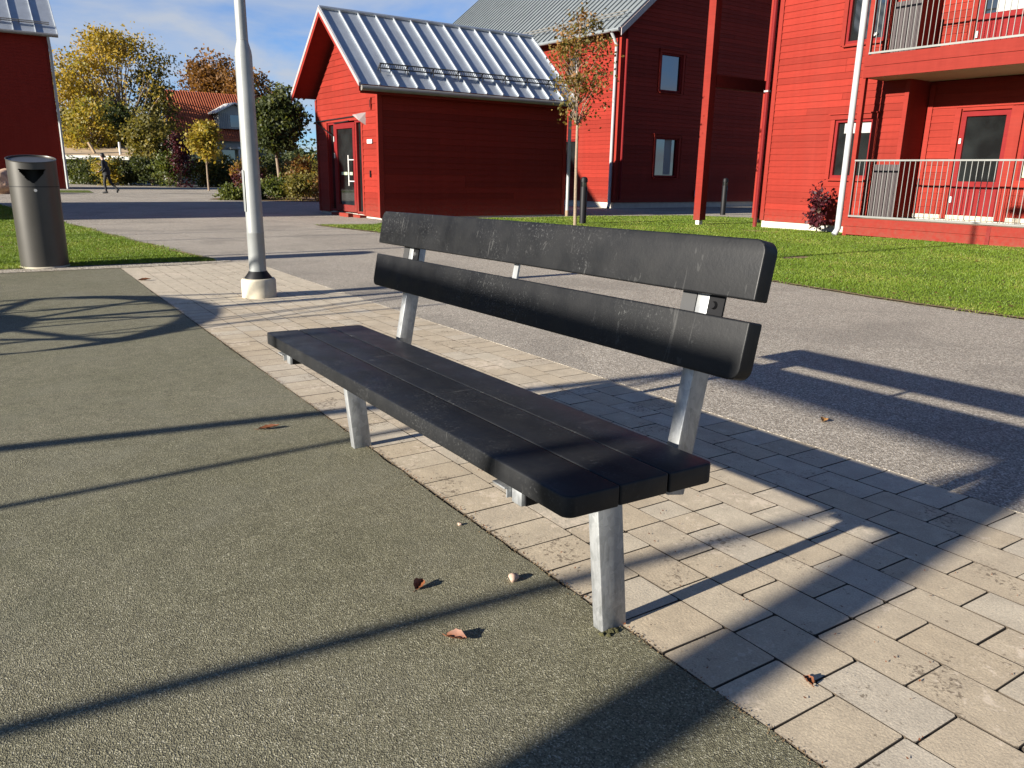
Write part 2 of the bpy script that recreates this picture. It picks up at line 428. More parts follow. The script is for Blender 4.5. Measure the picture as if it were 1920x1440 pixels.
class MB:
    """collects polygons"""
    def __init__(s): s.v = []; s.f = []; s.mi = []
    def poly(s, pts, mi=0):
        i = len(s.v); s.v += [tuple(p) for p in pts]; s.f.append(tuple(range(i, i + len(pts)))); s.mi.append(mi)
    def add(s, vs, fs, mi=0):
        i = len(s.v); s.v += [tuple(p) for p in vs]
        for q in fs: s.f.append(tuple(i + k for k in q)); s.mi.append(mi)
    def box(s, x0, x1, y0, y1, z0, z1, mi=0):
        s.add([(x0, y0, z0), (x1, y0, z0), (x1, y1, z0), (x0, y1, z0), (x0, y0, z1), (x1, y0, z1), (x1, y1, z1), (x0, y1, z1)],
              [(0, 3, 2, 1), (4, 5, 6, 7), (0, 1, 5, 4), (1, 2, 6, 5), (2, 3, 7, 6), (3, 0, 4, 7)], mi)
    def beam(s, a, b, w, h, up=(0, 0, 1), mi=0):
        a = Vector(a); b = Vector(b); d = (b - a).normalized(); up = Vector(up)
        sx = d.cross(up)
        if sx.length < 1e-4: sx = d.cross(Vector((1, 0, 0)))
        sx.normalize(); sz = sx.cross(d)
        vs = []
        for p in (a, b):
            for (i, j) in ((-1, -1), (1, -1), (1, 1), (-1, 1)):
                vs.append(p + sx * (i * w / 2) + sz * (j * h / 2))
        s.add(vs, [(0, 1, 2, 3), (7, 6, 5, 4), (0, 4, 5, 1), (1, 5, 6, 2), (2, 6, 7, 3), (3, 7, 4, 0)], mi)
    def tube(s, pts, radii, n=10, cap=True, mi=0):
        pts = [Vector(p) for p in pts]
        if isinstance(radii, (int, float)): radii = [radii] * len(pts)
        rings = []; prev = None
        for i, p in enumerate(pts):
            d = (pts[min(i + 1, len(pts) - 1)] - pts[max(i - 1, 0)])
            if d.length < 1e-9: d = Vector((0, 0, 1))
            d.normalize()
            if prev is None:
                a = d.cross(Vector((0, 0, 1)))
                if a.length < 1e-3: a = d.cross(Vector((1, 0, 0)))
            else:
                a = prev - d * prev.dot(d)
            a.normalize(); prev = a; b = d.cross(a)
            rings.append([p + (a * math.cos(2 * math.pi * k / n) + b * math.sin(2 * math.pi * k / n)) * radii[i] for k in range(n)])
        i0 = len(s.v)
        for rg in rings: s.v += [tuple(q) for q in rg]
        for i in range(len(pts) - 1):
            for k in range(n):
                k2 = (k + 1) % n
                s.f.append((i0 + i * n + k, i0 + i * n + k2, i0 + (i + 1) * n + k2, i0 + (i + 1) * n + k)); s.mi.append(mi)
        if cap:
            s.f.append(tuple(i0 + k for k in reversed(range(n)))); s.mi.append(mi)
            e = i0 + (len(pts) - 1) * n
            s.f.append(tuple(e + k for k in range(n))); s.mi.append(mi)
    def lathe(s, prof, c=(0, 0, 0), n=24, mi=0):
        i0 = len(s.v)
        for (r, z) in prof:
            for k in range(n):
                a = 2 * math.pi * k / n
                s.v.append((c[0] + r * math.cos(a), c[1] + r * math.sin(a), c[2] + z))
        for i in range(len(prof) - 1):
            for k in range(n):
                k2 = (k + 1) % n
                s.f.append((i0 + i * n + k, i0 + i * n + k2, i0 + (i + 1) * n + k2, i0 + (i + 1) * n + k)); s.mi.append(mi)
        s.f.append(tuple(i0 + k for k in reversed(range(n)))); s.mi.append(mi)
        e = i0 + (len(prof) - 1) * n
        s.f.append(tuple(e + k for k in range(n))); s.mi.append(mi)
    def mesh(s, name, mats, smooth=False):
        me = bpy.data.meshes.new(name)
        me.from_pydata(s.v, [], s.f)
        if not isinstance(mats, (list, tuple)): mats = [mats]
        for m in mats: me.materials.append(m)
        if len(mats) > 1: me.polygons.foreach_set('material_index', s.mi)
        if smooth: me.polygons.foreach_set('use_smooth', [True] * len(me.polygons))
        me.update()
        return me
    def build(s, name, mats, parent=None, smooth=False, bevel=0.0, seg=2):
        me = s.mesh(name, mats, False)
        if bevel:
            bm = bmesh.new(); bm.from_mesh(me)
            bmesh.ops.remove_doubles(bm, verts=bm.verts, dist=1e-5)
            ed = [e for e in bm.edges if len(e.link_faces) == 2 and e.calc_face_angle(0) > 0.4]
            bmesh.ops.bevel(bm, geom=ed, offset=bevel, segments=seg, profile=0.5, affect='EDGES')
            bm.to_mesh(me); bm.free()
        if smooth:
            me.polygons.foreach_set('use_smooth', [True] * len(me.polygons))
            try: me.set_sharp_from_angle(angle=rad(38))
            except Exception: pass
        o = bpy.data.objects.new(name, me)
        return link(o, parent)

def inst(name, me, parent, loc=(0, 0, 0), rz=0.0):
    o = bpy.data.objects.new(name, me); o.location = loc; o.rotation_euler = (0, 0, rz)
    return link(o, parent)

# fast big meshes of triangles/quads
def raw_mesh(name, verts, nper, mat, tint=None):
    n = len(verts) // nper
    me = bpy.data.meshes.new(name)
    me.vertices.add(len(verts)); me.vertices.foreach_set('co', np.ascontiguousarray(verts, np.float32).ravel())
    me.loops.add(len(verts)); me.loops.foreach_set('vertex_index', np.arange(len(verts), dtype=np.int32))
    me.polygons.add(n); me.polygons.foreach_set('loop_start', np.arange(0, len(verts), nper, dtype=np.int32))
    try: me.polygons.foreach_set('loop_total', np.full(n, nper, np.int32))
    except Exception: pass
    if tint is not None:
        a = me.attributes.new('tint', 'FLOAT', 'POINT')
        a.data.foreach_set('value', np.repeat(tint, nper).astype(np.float32))
    me.materials.append(mat)
    me.update(calc_edges=True)
    return me

def leaves_mesh(name, C, size, mat, rng, aspect=0.6, tint=None, droop=0.0):
    n = len(C)
    a = rng.normal(size=(n, 3)); a[:, 2] -= droop; a /= np.linalg.norm(a, axis=1)[:, None]
    b = rng.normal(size=(n, 3)); b -= a * (a * b).sum(1)[:, None]; b /= np.linalg.norm(b, axis=1)[:, None]
    s = size * rng.uniform(0.6, 1.35, n)[:, None]
    nrm = np.cross(a, b)
    V = np.empty((n, 4, 3))
    V[:, 0] = C - a * s * 0.5
    V[:, 1] = C + b * s * aspect * 0.5 + nrm * s * 0.08
    V[:, 2] = C + a * s * 0.5
    V[:, 3] = C - b * s * aspect * 0.5 + nrm * s * 0.08
    if tint is None: tint = rng.uniform(0, 1, n)
    return raw_mesh(name, V.reshape(-1, 3), 4, mat, tint)

# ------------------------------------------------------------------ ground sheets (cut on common x lines so they stay parallel)
XB = [14, 10, 7, 5, 4, 3, 2, 1] + [-i for i in range(0, 66)] + [-75, -90, -120, -200, -400]
XB = sorted(set(XB))
def clip_poly(poly, x0, x1):
    def half(p, sgn, lim):
        out = []
        for i in range(len(p)):
            a, b = p[i], p[(i + 1) % len(p)]
            ia, ib = sgn * (a[0] - lim) >= 0, sgn * (b[0] - lim) >= 0
            if ia: out.append(a)
            if ia != ib:
                t = (lim - a[0]) / (b[0] - a[0]); out.append((lim, a[1] + t * (b[1] - a[1])))
        return out
    p = half(poly, 1, x0)
    return half(p, -1, x1) if p else p
def sheet(name, poly, off, mat, thick=0.0, parent=None):
    mb = MB()
    xs = [p[0] for p in poly]
    lim = sorted(set([min(xs), max(xs)] + [x for x in XB if min(xs) < x < max(xs)]))
    area = sum(poly[i][0] * poly[(i + 1) % len(poly)][1] - poly[(i + 1) % len(poly)][0] * poly[i][1] for i in range(len(poly)))
    if area < 0: poly = poly[::-1]
    for a, b in zip(lim[:-1], lim[1:]):
        q = clip_poly(poly, a, b)
        if len(q) >= 3: mb.poly([(x, y, gz(x) + off) for x, y in q])
    if thick:
        for i in range(len(poly)):
            p0, p1 = poly[i], poly[(i + 1) % len(poly)]
            ts = [0.0, 1.0]
            if abs(p1[0] - p0[0]) > 1e-6: ts += [(xb - p0[0]) / (p1[0] - p0[0]) for xb in XB if 0 < (xb - p0[0]) / (p1[0] - p0[0]) < 1]
            ts.sort(); qs = [(p0[0] + t * (p1[0] - p0[0]), p0[1] + t * (p1[1] - p0[1])) for t in ts]
            for a, b in zip(qs[:-1], qs[1:]):
                mb.poly([(a[0], a[1], gz(a[0]) + off - thick), (b[0], b[1], gz(b[0]) + off - thick), (b[0], b[1], gz(b[0]) + off), (a[0], a[1], gz(a[0]) + off)])
    o = mb.build(name, mat, parent)
    return tag(o, kind='structure') if parent is None else o
def inside(poly, X, Y):
    r_ = np.zeros(len(X), bool); n = len(poly)
    for i in range(n):
        x0, y0 = poly[i]; x1, y1 = poly[(i + 1) % n]
        c = ((y0 > Y) != (y1 > Y)) & (X < (x1 - x0) * (Y - y0) / (y1 - y0 + 1e-12) + x0)
        r_ ^= c
    return r_

PV0, PV1, PVX0, PVX1 = 0.306, 1.815, -9.1, 1.3
sheet('ground', [(-400, -260), (40, -260), (40, 300), (-400, 300)], -0.07, M_field)
sheet('asphalt_path', [(-64, -30), (-9.1, -30), (-9.1, PV1 + 0.012), (14, PV1 + 0.012), (14, 40), (-64, 40)], 0.0, M_asphalt, 0.05)
_n = random.Random(3)
edge = [(x * 0.06 - 9.1, 0.300 + _n.uniform(-0.0045, 0.0045) + 0.004 * math.sin(x * 0.13)) for x in range(0, 202)]
sheet('rubber_surface', [(-9.1, -12), (3, -12), (3, 0.3)] + edge[::-1], 0.0, M_rubber, 0.05)
pave = sheet('paved_path', [(-9.1, 0.2), (3, 0.2), (3, 1.9), (-9.1, 1.9)], -0.0085, M_joint)
gravel = [(-9.45, -30), (-9.1, -30), (-9.08, 0.32), (-9.15, 1.2), (-9.3, 1.62), (-9.55, 1.62)]
sheet('gravel_strip', gravel, 0.005, M_gravel)

# pavers -------------------------------------------------------------
rows = [(0.653, 0.11), (0.798, 0.0), (0.938, 0.11), (1.075, 0.0), (1.212, 0.11), (1.352, 0.0), (1.494, 0.11), (1.628, 0.0)]
cells = []
x = PVX1
k = 0
while x > PVX0:
    cells.append((x - 0.1485, x, PV0, 0.506)); x -= 0.1485
x = PVX1 + 0.03
while x > PVX0:
    cells.append((x - 0.1485, x, 1.628, 1.822)); x -= 0.1485
ylow = 0.506
for (yh, ph) in rows:
    x = 1.2 + ph + 0.002
    while x > PVX0:
        L = 0.2205
        if _n.random() < 0.05: L = 0.110
        cells.append((x - L, x, ylow, yh)); x -= L
        if L < 0.2: cells.append((x - L, x, ylow, yh)); x -= L
    ylow = yh
def paver_geo(mb, x0, x1, y0, y1, z, jit):
    g = 0.0017; c = 0.0011
    a0, a1, b0, b1 = x0 + g, x1 - g, y0 + g * 0.6, y1 - g * 0.6
    q = []
    for (px, py, sx, sy, first) in ((a0, b0, 1, 1, 0), (a1, b0, -1, 1, 1), (a1, b1, -1, -1, 0), (a0, b1, 1, -1, 1)):
        k = abs(jit()) * 2.4 + 0.0022
        if _n.random() < 0.13: k += _n.uniform(0.002, 0.007)
        e = [(px + jit(), py + sy * k), (px + sx * k, py + jit())]
        q += e[::-1] if first else e
    cx, cy = (a0 + a1) / 2, (b0 + b1) / 2
    t = [(px + math.copysign(c, cx - px), py + math.copysign(c, cy - py)) for px, py in q]
    n = 8
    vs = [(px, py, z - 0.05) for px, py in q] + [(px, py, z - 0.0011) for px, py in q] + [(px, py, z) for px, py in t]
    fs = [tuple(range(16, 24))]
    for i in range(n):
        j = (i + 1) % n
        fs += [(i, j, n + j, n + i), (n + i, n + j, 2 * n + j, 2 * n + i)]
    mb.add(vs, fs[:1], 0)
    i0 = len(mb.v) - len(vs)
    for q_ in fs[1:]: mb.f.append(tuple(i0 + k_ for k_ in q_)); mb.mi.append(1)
def camdist(c): return math.hypot((c[0] + c[1]) / 2 - CAM[0], (c[2] + c[3]) / 2 - CAM[1])
# what falls inside the picture, roughly: keep the 300 biggest singly
fxy = Vector((f.x, f.y, 0)); fxy.normalize()
def seen(c):
    p = Vector(((c[0] + c[1]) / 2, (c[2] + c[3]) / 2, 0)) - Vector(CAM)
    z = p.dot(f)
    return z > 0.2 and abs(p.dot(rv) / z) < 0.70 and abs(p.dot(uv) / z) < 0.53
cells.sort(key=lambda c: (not seen(c), camdist(c)))
cache = {}
pj_ = random.Random(11)
for i, c in enumerate(cells[:298]):
    key = (round(c[1] - c[0], 3), round(c[3] - c[2], 3), pj_.randrange(3))
    if key not in cache:
        mb = MB(); w, h = (c[1] - c[0]) / 2, (c[3] - c[2]) / 2
        paver_geo(mb, -w, w, -h, h, 0, lambda: pj_.uniform(-0.0012, 0.0012))
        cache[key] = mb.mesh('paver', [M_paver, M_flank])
    cx, cy = (c[0] + c[1]) / 2, (c[2] + c[3]) / 2
    o = inst('paver', cache[key], pave, (cx, cy, gz(cx) + pj_.uniform(-0.0006, 0.0006)), pj_.uniform(-0.005, 0.005))
    o.rotation_euler[1] = -0.018 * math.exp(min(cx, 0) / 15) + pj_.uniform(-0.0025, 0.0025); o.rotation_euler[0] = pj_.uniform(-0.0025, 0.0025)
mb = MB()
for c in cells[298:]:
    cx = (c[0] + c[1]) / 2
    paver_geo(mb, *c, gz(cx), lambda: pj_.uniform(-0.001, 0.001))
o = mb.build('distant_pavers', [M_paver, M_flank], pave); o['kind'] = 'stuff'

# lawns ---------------------------------------------------------------
LAWN_R = [(14, 6.0), (5, 5.95), (-1.88, 5.95), (-2.86, 5.96), (-4.48, 6.18), (-8, 6.15), (-13.5, 5.48), (-16.4, 5.12), (-16.1, 6.5), (-17.6, 7.6), (-17.75, 14.0), (-17.2, 17.6), (-13.6, 19.5), (14, 21)]
LAWN_L = [(-9.5, -30), (-9.46, 0.9), (-9.4, 1.45), (-11.2, 1.22), (-13.5, 0.95), (-18.5, 0.39), (-29.5, -0.75), (-30.2, -3), (-30.2, -30)]
VERGE = [(-43.2, 3.25), (-47.5, 3.4), (-47.5, -30), (-43.2, -30)]
sheet('lawn', LAWN_R, 0.012, M_turf)
rimpts = [(5, 5.95), (-1.88, 5.95), (-2.86, 5.96), (-4.48, 6.18), (-8, 6.15), (-13.5, 5.48), (-16.4, 5.12)]
def rim_poly(pts, a, b, seed):
    rr = random.Random(seed); lo, hi = [], []
    for (p, q) in zip(pts[:-1], pts[1:]):
        for k in range(12):
            t = k / 12; x, y = p[0] + (q[0] - p[0]) * t, p[1] + (q[1] - p[1]) * t
            lo.append((x, y - rr.uniform(a * 0.3, a))); hi.append((x, y + rr.uniform(0.3 * b, b)))
    return lo + hi[::-1]
sheet('soil_edge', rim_poly(rimpts, 0.05, 0.07, 4), 0.016, M_bare)
sheet('soil_edge', rim_poly([(-9.6, 1.44), (-11.2, 1.22), (-13.5, 0.95), (-18.5, 0.39)], 0.06, 0.05, 5), 0.016, M_bare)
for (cx_, cy_, ra, rb, sd_) in ((-6.23, 8.73, 0.14, 0.30, 6), (-10.8, 13.4, 0.5, 0.25, 7)):
    rr = random.Random(sd_)
    sheet('bare_patch', [(cx_ + ra * math.cos(k * 0.393) * rr.uniform(.75, 1.1), cy_ + rb * math.sin(k * 0.393) * rr.uniform(.75, 1.1)) for k in range(16)], 0.018, M_bare)
sheet('lawn', LAWN_L, 0.012, M_turf)
sheet('lawn', VERGE, 0.012, M_turf)
BED = [(-30.0, 10.9), (-30.6, 9.6), (-32.6, 7.2), (-33.8, 6.6), (-37.5, 8.5), (-40, 14), (-30.0, 14)]
sheet('planting_bed', BED, 0.012, M_mulch)
nr = np.random.default_rng(5)
def grass(name, poly, n, near, seed):
    g = np.random.default_rng(seed)
    xs = np.array([p[0] for p in poly]); ys = np.array([p[1] for p in poly])
    X, Y = [], []
    tot = 0
    while tot < n:
        x = g.uniform(xs.min(), xs.max(), n * 2); y = g.uniform(ys.min(), ys.max(), n * 2)
        jx = x + g.normal(0, 0.05, len(x)) + 0.05 * np.sin(y * 3.1); jy = y + g.normal(0, 0.05, len(y)) + 0.045 * np.sin(x * 2.3 + np.sin(x * 5.1))
        d = np.hypot(x - CAM[0], y - CAM[1])
        lat = (x - CAM[0]) * rv.x + (y - CAM[1]) * rv.y; fw = (x - CAM[0]) * fxy.x + (y - CAM[1]) * fxy.y
        k = inside(poly, jx, jy) & (np.abs(lat) < 0.74 * np.maximum(fw, 0.1) + 0.6) & (g.uniform(0, 1, len(x)) < np.minimum(1, (near / d) ** 2))
        k &= ((x + 6.23) / 0.15) ** 2 + ((y - 8.73) / 0.30) ** 2 > g.uniform(0.6, 1.25, len(x))
        X.append(x[k]); Y.append(y[k]); tot += k.sum()
    X = np.concatenate(X)[:n]; Y = np.concatenate(Y)[:n]
    d = np.hypot(X - CAM[0], Y - CAM[1])
    w = 0.0022 * np.maximum(1.0, d / 5.0) * g.uniform(0.7, 1.4, n)
    h = g.uniform(0.015, 0.036, n) * (0.8 + 0.5 * np.sin(X * 1.9 + np.sin(Y * 2.3)) * np.sin(Y * 1.7) * 0.5)
    an = g.uniform(0, 2 * np.pi, n)
    lean = g.normal(0, 0.6, (n, 2)) * h[:, None]
    Z = gza(X) + 0.010
    V = np.empty((n, 3, 3))
    V[:, 0] = np.stack([X - np.cos(an) * w, Y - np.sin(an) * w, Z], 1)
    V[:, 1] = np.stack([X + np.cos(an) * w, Y + np.sin(an) * w, Z], 1)
    V[:, 2] = np.stack([X + lean[:, 0], Y + lean[:, 1], Z + h], 1)
    patch = 0.5 + 0.22 * np.sin(X * 2.1 + 1.3 * np.sin(Y * 1.1)) * np.sin(Y * 2.7 + X * 0.6)
    t = np.clip(patch + g.normal(0, 0.22, n), 0, 1)
    o = link(bpy.data.objects.new(name, raw_mesh(name, V.reshape(-1, 3), 3, M_grass, t)))
    return tag(o, None, None, None, 'stuff')
g1 = grass('grass', [(p[0], p[1] + 0.04) if p[1] < 7 else p for p in LAWN_R], 260000, 7.0, 1)
tag(g1, 'short sunlit grass on the lawn in front of the red houses', 'grass')
g2 = grass('grass', LAWN_L, 120000, 10.0, 2)
tag(g2, 'short grass on the lawn round the grey litter bin', 'grass')

# ------------------------------------------------------------------ walls, boards, windows, roofs
def face_y(y0):     # wall plane facing -y
    return lambda u, d, z: (u, y0 - d, z)
def face_x(x0):     # wall plane facing +x
    return lambda u, d, z: (x0 + d, u, z)
BOARD_CACHE = {}
def board_mesh(key, mp, flip, mat):
    (a0, a1, b0, b1, p) = key
    k = (key, flip, mat.name)
    if k in BOARD_CACHE: return BOARD_CACHE[k]
    mb = MB()
    D0, D1 = 0.024, 0.009
    q = [(a0, 0.0, 0), (a1, 0.0, 0), (b1, 0.0, p), (b0, 0.0, p), (a0, D0, 0), (a1, D0, 0), (a1, D0 - 0.001, 0.012), (a0, D0 - 0.001, 0.012), (b1, D1, p), (b0, D1, p)]
    vs = [mp(*t) for t in q]
    fs = [(4, 5, 6, 7), (7, 6, 8, 9), (0, 1, 5, 4), (3, 9, 8, 2), (0, 4, 7, 9, 3), (1, 2, 8, 6, 5), (0, 3, 2, 1)]
    if flip: fs = [t[::-1] for t in fs]
    mb.add(vs, fs)
    BOARD_CACHE[k] = mb.mesh('siding_board', mat)
    return BOARD_CACHE[k]
def boards(wall, mp0, u0, u1, z0, z1, pitch, mat, openings=(), limits=None, single=True):
    """lap siding; mp0(u,d,z); limits(z)->(ulo,uhi)"""
    z = z0; joined = MB(); n = 0
    while z < z1 - 0.02:
        p = min(pitch, z1 - z) - 0.0015
        lo0, hi0 = limits(z) if limits else (u0, u1)
        lo1, hi1 = limits(z + p) if limits else (u0, u1)
        iv = [(max(u0, lo0), min(u1, hi0), max(u0, lo1), min(u1, hi1))]
        mid = z + p / 2
        for (a, b, c, d) in openings:
            if c < mid < d:
                nv = []
                for (s0, s1, t0, t1) in iv:
                    if a > s0: nv.append((s0, min(a, s1), t0, min(a, t1)))
                    if b < s1: nv.append((max(b, s0), s1, max(b, t0), t1))
                    if a <= s0 and b >= s1: pass
                iv = nv
        iv2 = []
        for (s0, s1, t0, t1) in iv:
            if single and s1 - s0 > 2.2 and RNG.random() < 0.40:
                m = round(s0 + (s1 - s0) * RNG.choice((0.28, 0.42, 0.55, 0.7)), 2)
                iv2 += [(s0, m - 0.0015, t0, m - 0.0015), (m + 0.0015, s1, m + 0.0015, t1)]
            else: iv2.append((s0, s1, t0, t1))
        for (s0, s1, t0, t1) in iv2:
            if s1 - s0 < 0.02: continue
            key = tuple(round(v, 3) for v in (s0, s1, t0, max(t1, t0 + 0.001), p))
            if single:
                me = board_mesh(key, mp0, False, mat)
                inst('siding_board', me, wall, (0, 0, z)); n += 1
            else:
                me = board_mesh(key, mp0, False, mat)
                off = len(joined.v)
                joined.v += [(v.co.x, v.co.y, v.co.z + z) for v in me.vertices]
                for pl_ in me.polygons: joined.f.append(tuple(off + i for i in pl_.vertices)); joined.mi.append(0)
        z += pitch
    if not single and joined.f:
        o = joined.build('siding', mat, wall); o['kind'] = 'stuff'
    return n
def mbox(mb, mp, u0, u1, d0, d1, z0, z1):
    q = [mp(u, d, z) for z in (z0, z1) for (u, d) in ((u0, d0), (u1, d0), (u1, d1), (u0, d1))]
    mb.add(q, [(0, 1, 2, 3), (7, 6, 5, 4), (0, 4, 5, 1), (1, 5, 6, 2), (2, 6, 7, 3), (3, 7, 4, 0)])
def fix_normals(o):
    bm = bmesh.new(); bm.from_mesh(o.data); bmesh.ops.recalc_face_normals(bm, faces=bm.faces); bm.to_mesh(o.data); bm.free(); return o
def window(root, mp, u0, u1, z0, z1, casing=0.095, mat=None, fmat=None, pane_mat=None, deep=0.07, mull=False, extra=None, sill=True, case_d=0.045):
    mat = mat or M_redtrim; fmat = fmat or M_redcase
    fr = MB(); t = 0.055
    mbox(fr, mp, u0, u0 + t, -deep, 0.0, z0, z1); mbox(fr, mp, u1 - t, u1, -deep, 0.0, z0, z1)
    mbox(fr, mp, u0 + t, u1 - t, -deep, 0.0, z1 - t, z1); mbox(fr, mp, u0 + t, u1 - t, -deep, 0.0, z0, z0 + t)
    if mull: mbox(fr, mp, (u0 + u1) / 2 - 0.03, (u0 + u1) / 2 + 0.03, -deep, -0.004, z0 + t, z1 - t)
    w = fix_normals(fr.build('window', fmat, root))
    pn = MB(); mbox(pn, mp, u0 + t, u1 - t, -deep + 0.006, -deep + 0.03, z0 + t, z1 - t)
    fix_normals(pn.build('pane', pane_mat or M_glass, w))
    if casing:
        for (a, b, c, d, e) in ((u0 - casing, u0 - 0.002, z0 - 0.03, z1 + 0.002, 0), (u1 + 0.002, u1 + casing, z0 - 0.03, z1 + 0.002, 0), (u0 - casing - 0.02, u1 + casing + 0.02, z1 + 0.003, z1 + 0.105, 1)):
            cb = MB(); mbox(cb, mp, a, b, 0.0, case_d + 0.012 * e, c, d); fix_normals(cb.build('casing', mat, w))
        hb = MB(); mbox(hb, mp, u0 - casing - 0.05, u1 + casing + 0.05, 0.0, case_d + 0.05, z1 + 0.106, z1 + 0.128); fix_normals(hb.build('drip_cap', mat, w))
        if sill:
            sb = MB(); mbox(sb, mp, u0 - 0.02, u1 + 0.02, -0.02, case_d + 0.04, z0 - 0.062, z0 - 0.032); fix_normals(sb.build('sill', mat, w))
    if extra:
        for (nm, a, b, c, d, m) in extra:
            eb = MB(); mbox(eb, mp, a, b, -deep + 0.031, -deep + 0.034, c, d); fix_normals(eb.build(nm, m, w))
    return w

def seam_roof(root, e0, e1, r0_, r1_, n, mat, single=True, seam_h=0.035, thick=0.05, soffit=None, name='roof'):
    """one slope: e0->e1 eave line, r0->r1 ridge line, n panels along it"""
    e0, e1, r0_, r1_ = map(Vector, (e0, e1, r0_, r1_))
    nrm = (e1 - e0).cross(r0_ - e0).normalized()
    if nrm.z < 0: nrm = -nrm
    sl = MB()
    A_ = [e0, e1, r1_, r0_]; B_ = [p - nrm * thick for p in A_]
    sl.add(A_ + B_, [(0, 1, 2, 3), (7, 6, 5, 4), (0, 4, 5, 1), (1, 5, 6, 2), (2, 6, 7, 3), (3, 7, 4, 0)])
    rf = fix_normals(sl.build(name, soffit or mat, root))
    jn = MB()
    for i in range(n):
        a = e0.lerp(e1, i / n); b = e0.lerp(e1, (i + 1) / n); c = r0_.lerp(r1_, (i + 1) / n); d = r0_.lerp(r1_, i / n)
        al = (b - a).normalized(); up_ = nrm
        mb = MB() if single else jn
        o_ = up_ * 0.008
        base = [a + o_, b + o_, c + o_, d + o_]
        mb.add(base + [p - up_ * 0.007 for p in base], [(0, 1, 2, 3), (0, 4, 5, 1), (1, 5, 6, 2), (2, 6, 7, 3), (3, 7, 4, 0)])
        # upstanding fold along the start edge
        w = al * 0.014
        s0 = [a + o_ * 1.1 - w, a + o_ * 1.1 + w, d + o_ * 1.1 + w, d + o_ * 1.1 - w]
        s1 = [p + up_ * seam_h for p in s0]
        mb.add(s0 + s1, [(4, 5, 6, 7), (0, 1, 5, 4), (1, 2, 6, 5), (2, 3, 7, 6), (3, 0, 4, 7)])
        if i == n - 1:
            s0 = [b + o_ * 1.1 - w, b + o_ * 1.1 + w, c + o_ * 1.1 + w, c + o_ * 1.1 - w]
            s1 = [p + up_ * seam_h for p in s0]
            mb.add(s0 + s1, [(4, 5, 6, 7), (0, 1, 5, 4), (1, 2, 6, 5), (2, 3, 7, 6), (3, 0, 4, 7)])
        if single: fix_normals(mb.build('roof_panel', mat, rf))
    if not single:
        o = fix_normals(jn.build('roof_panels', mat, rf)); o['kind'] = 'stuff'
    return rf, nrm

PHI = rad(2.2)
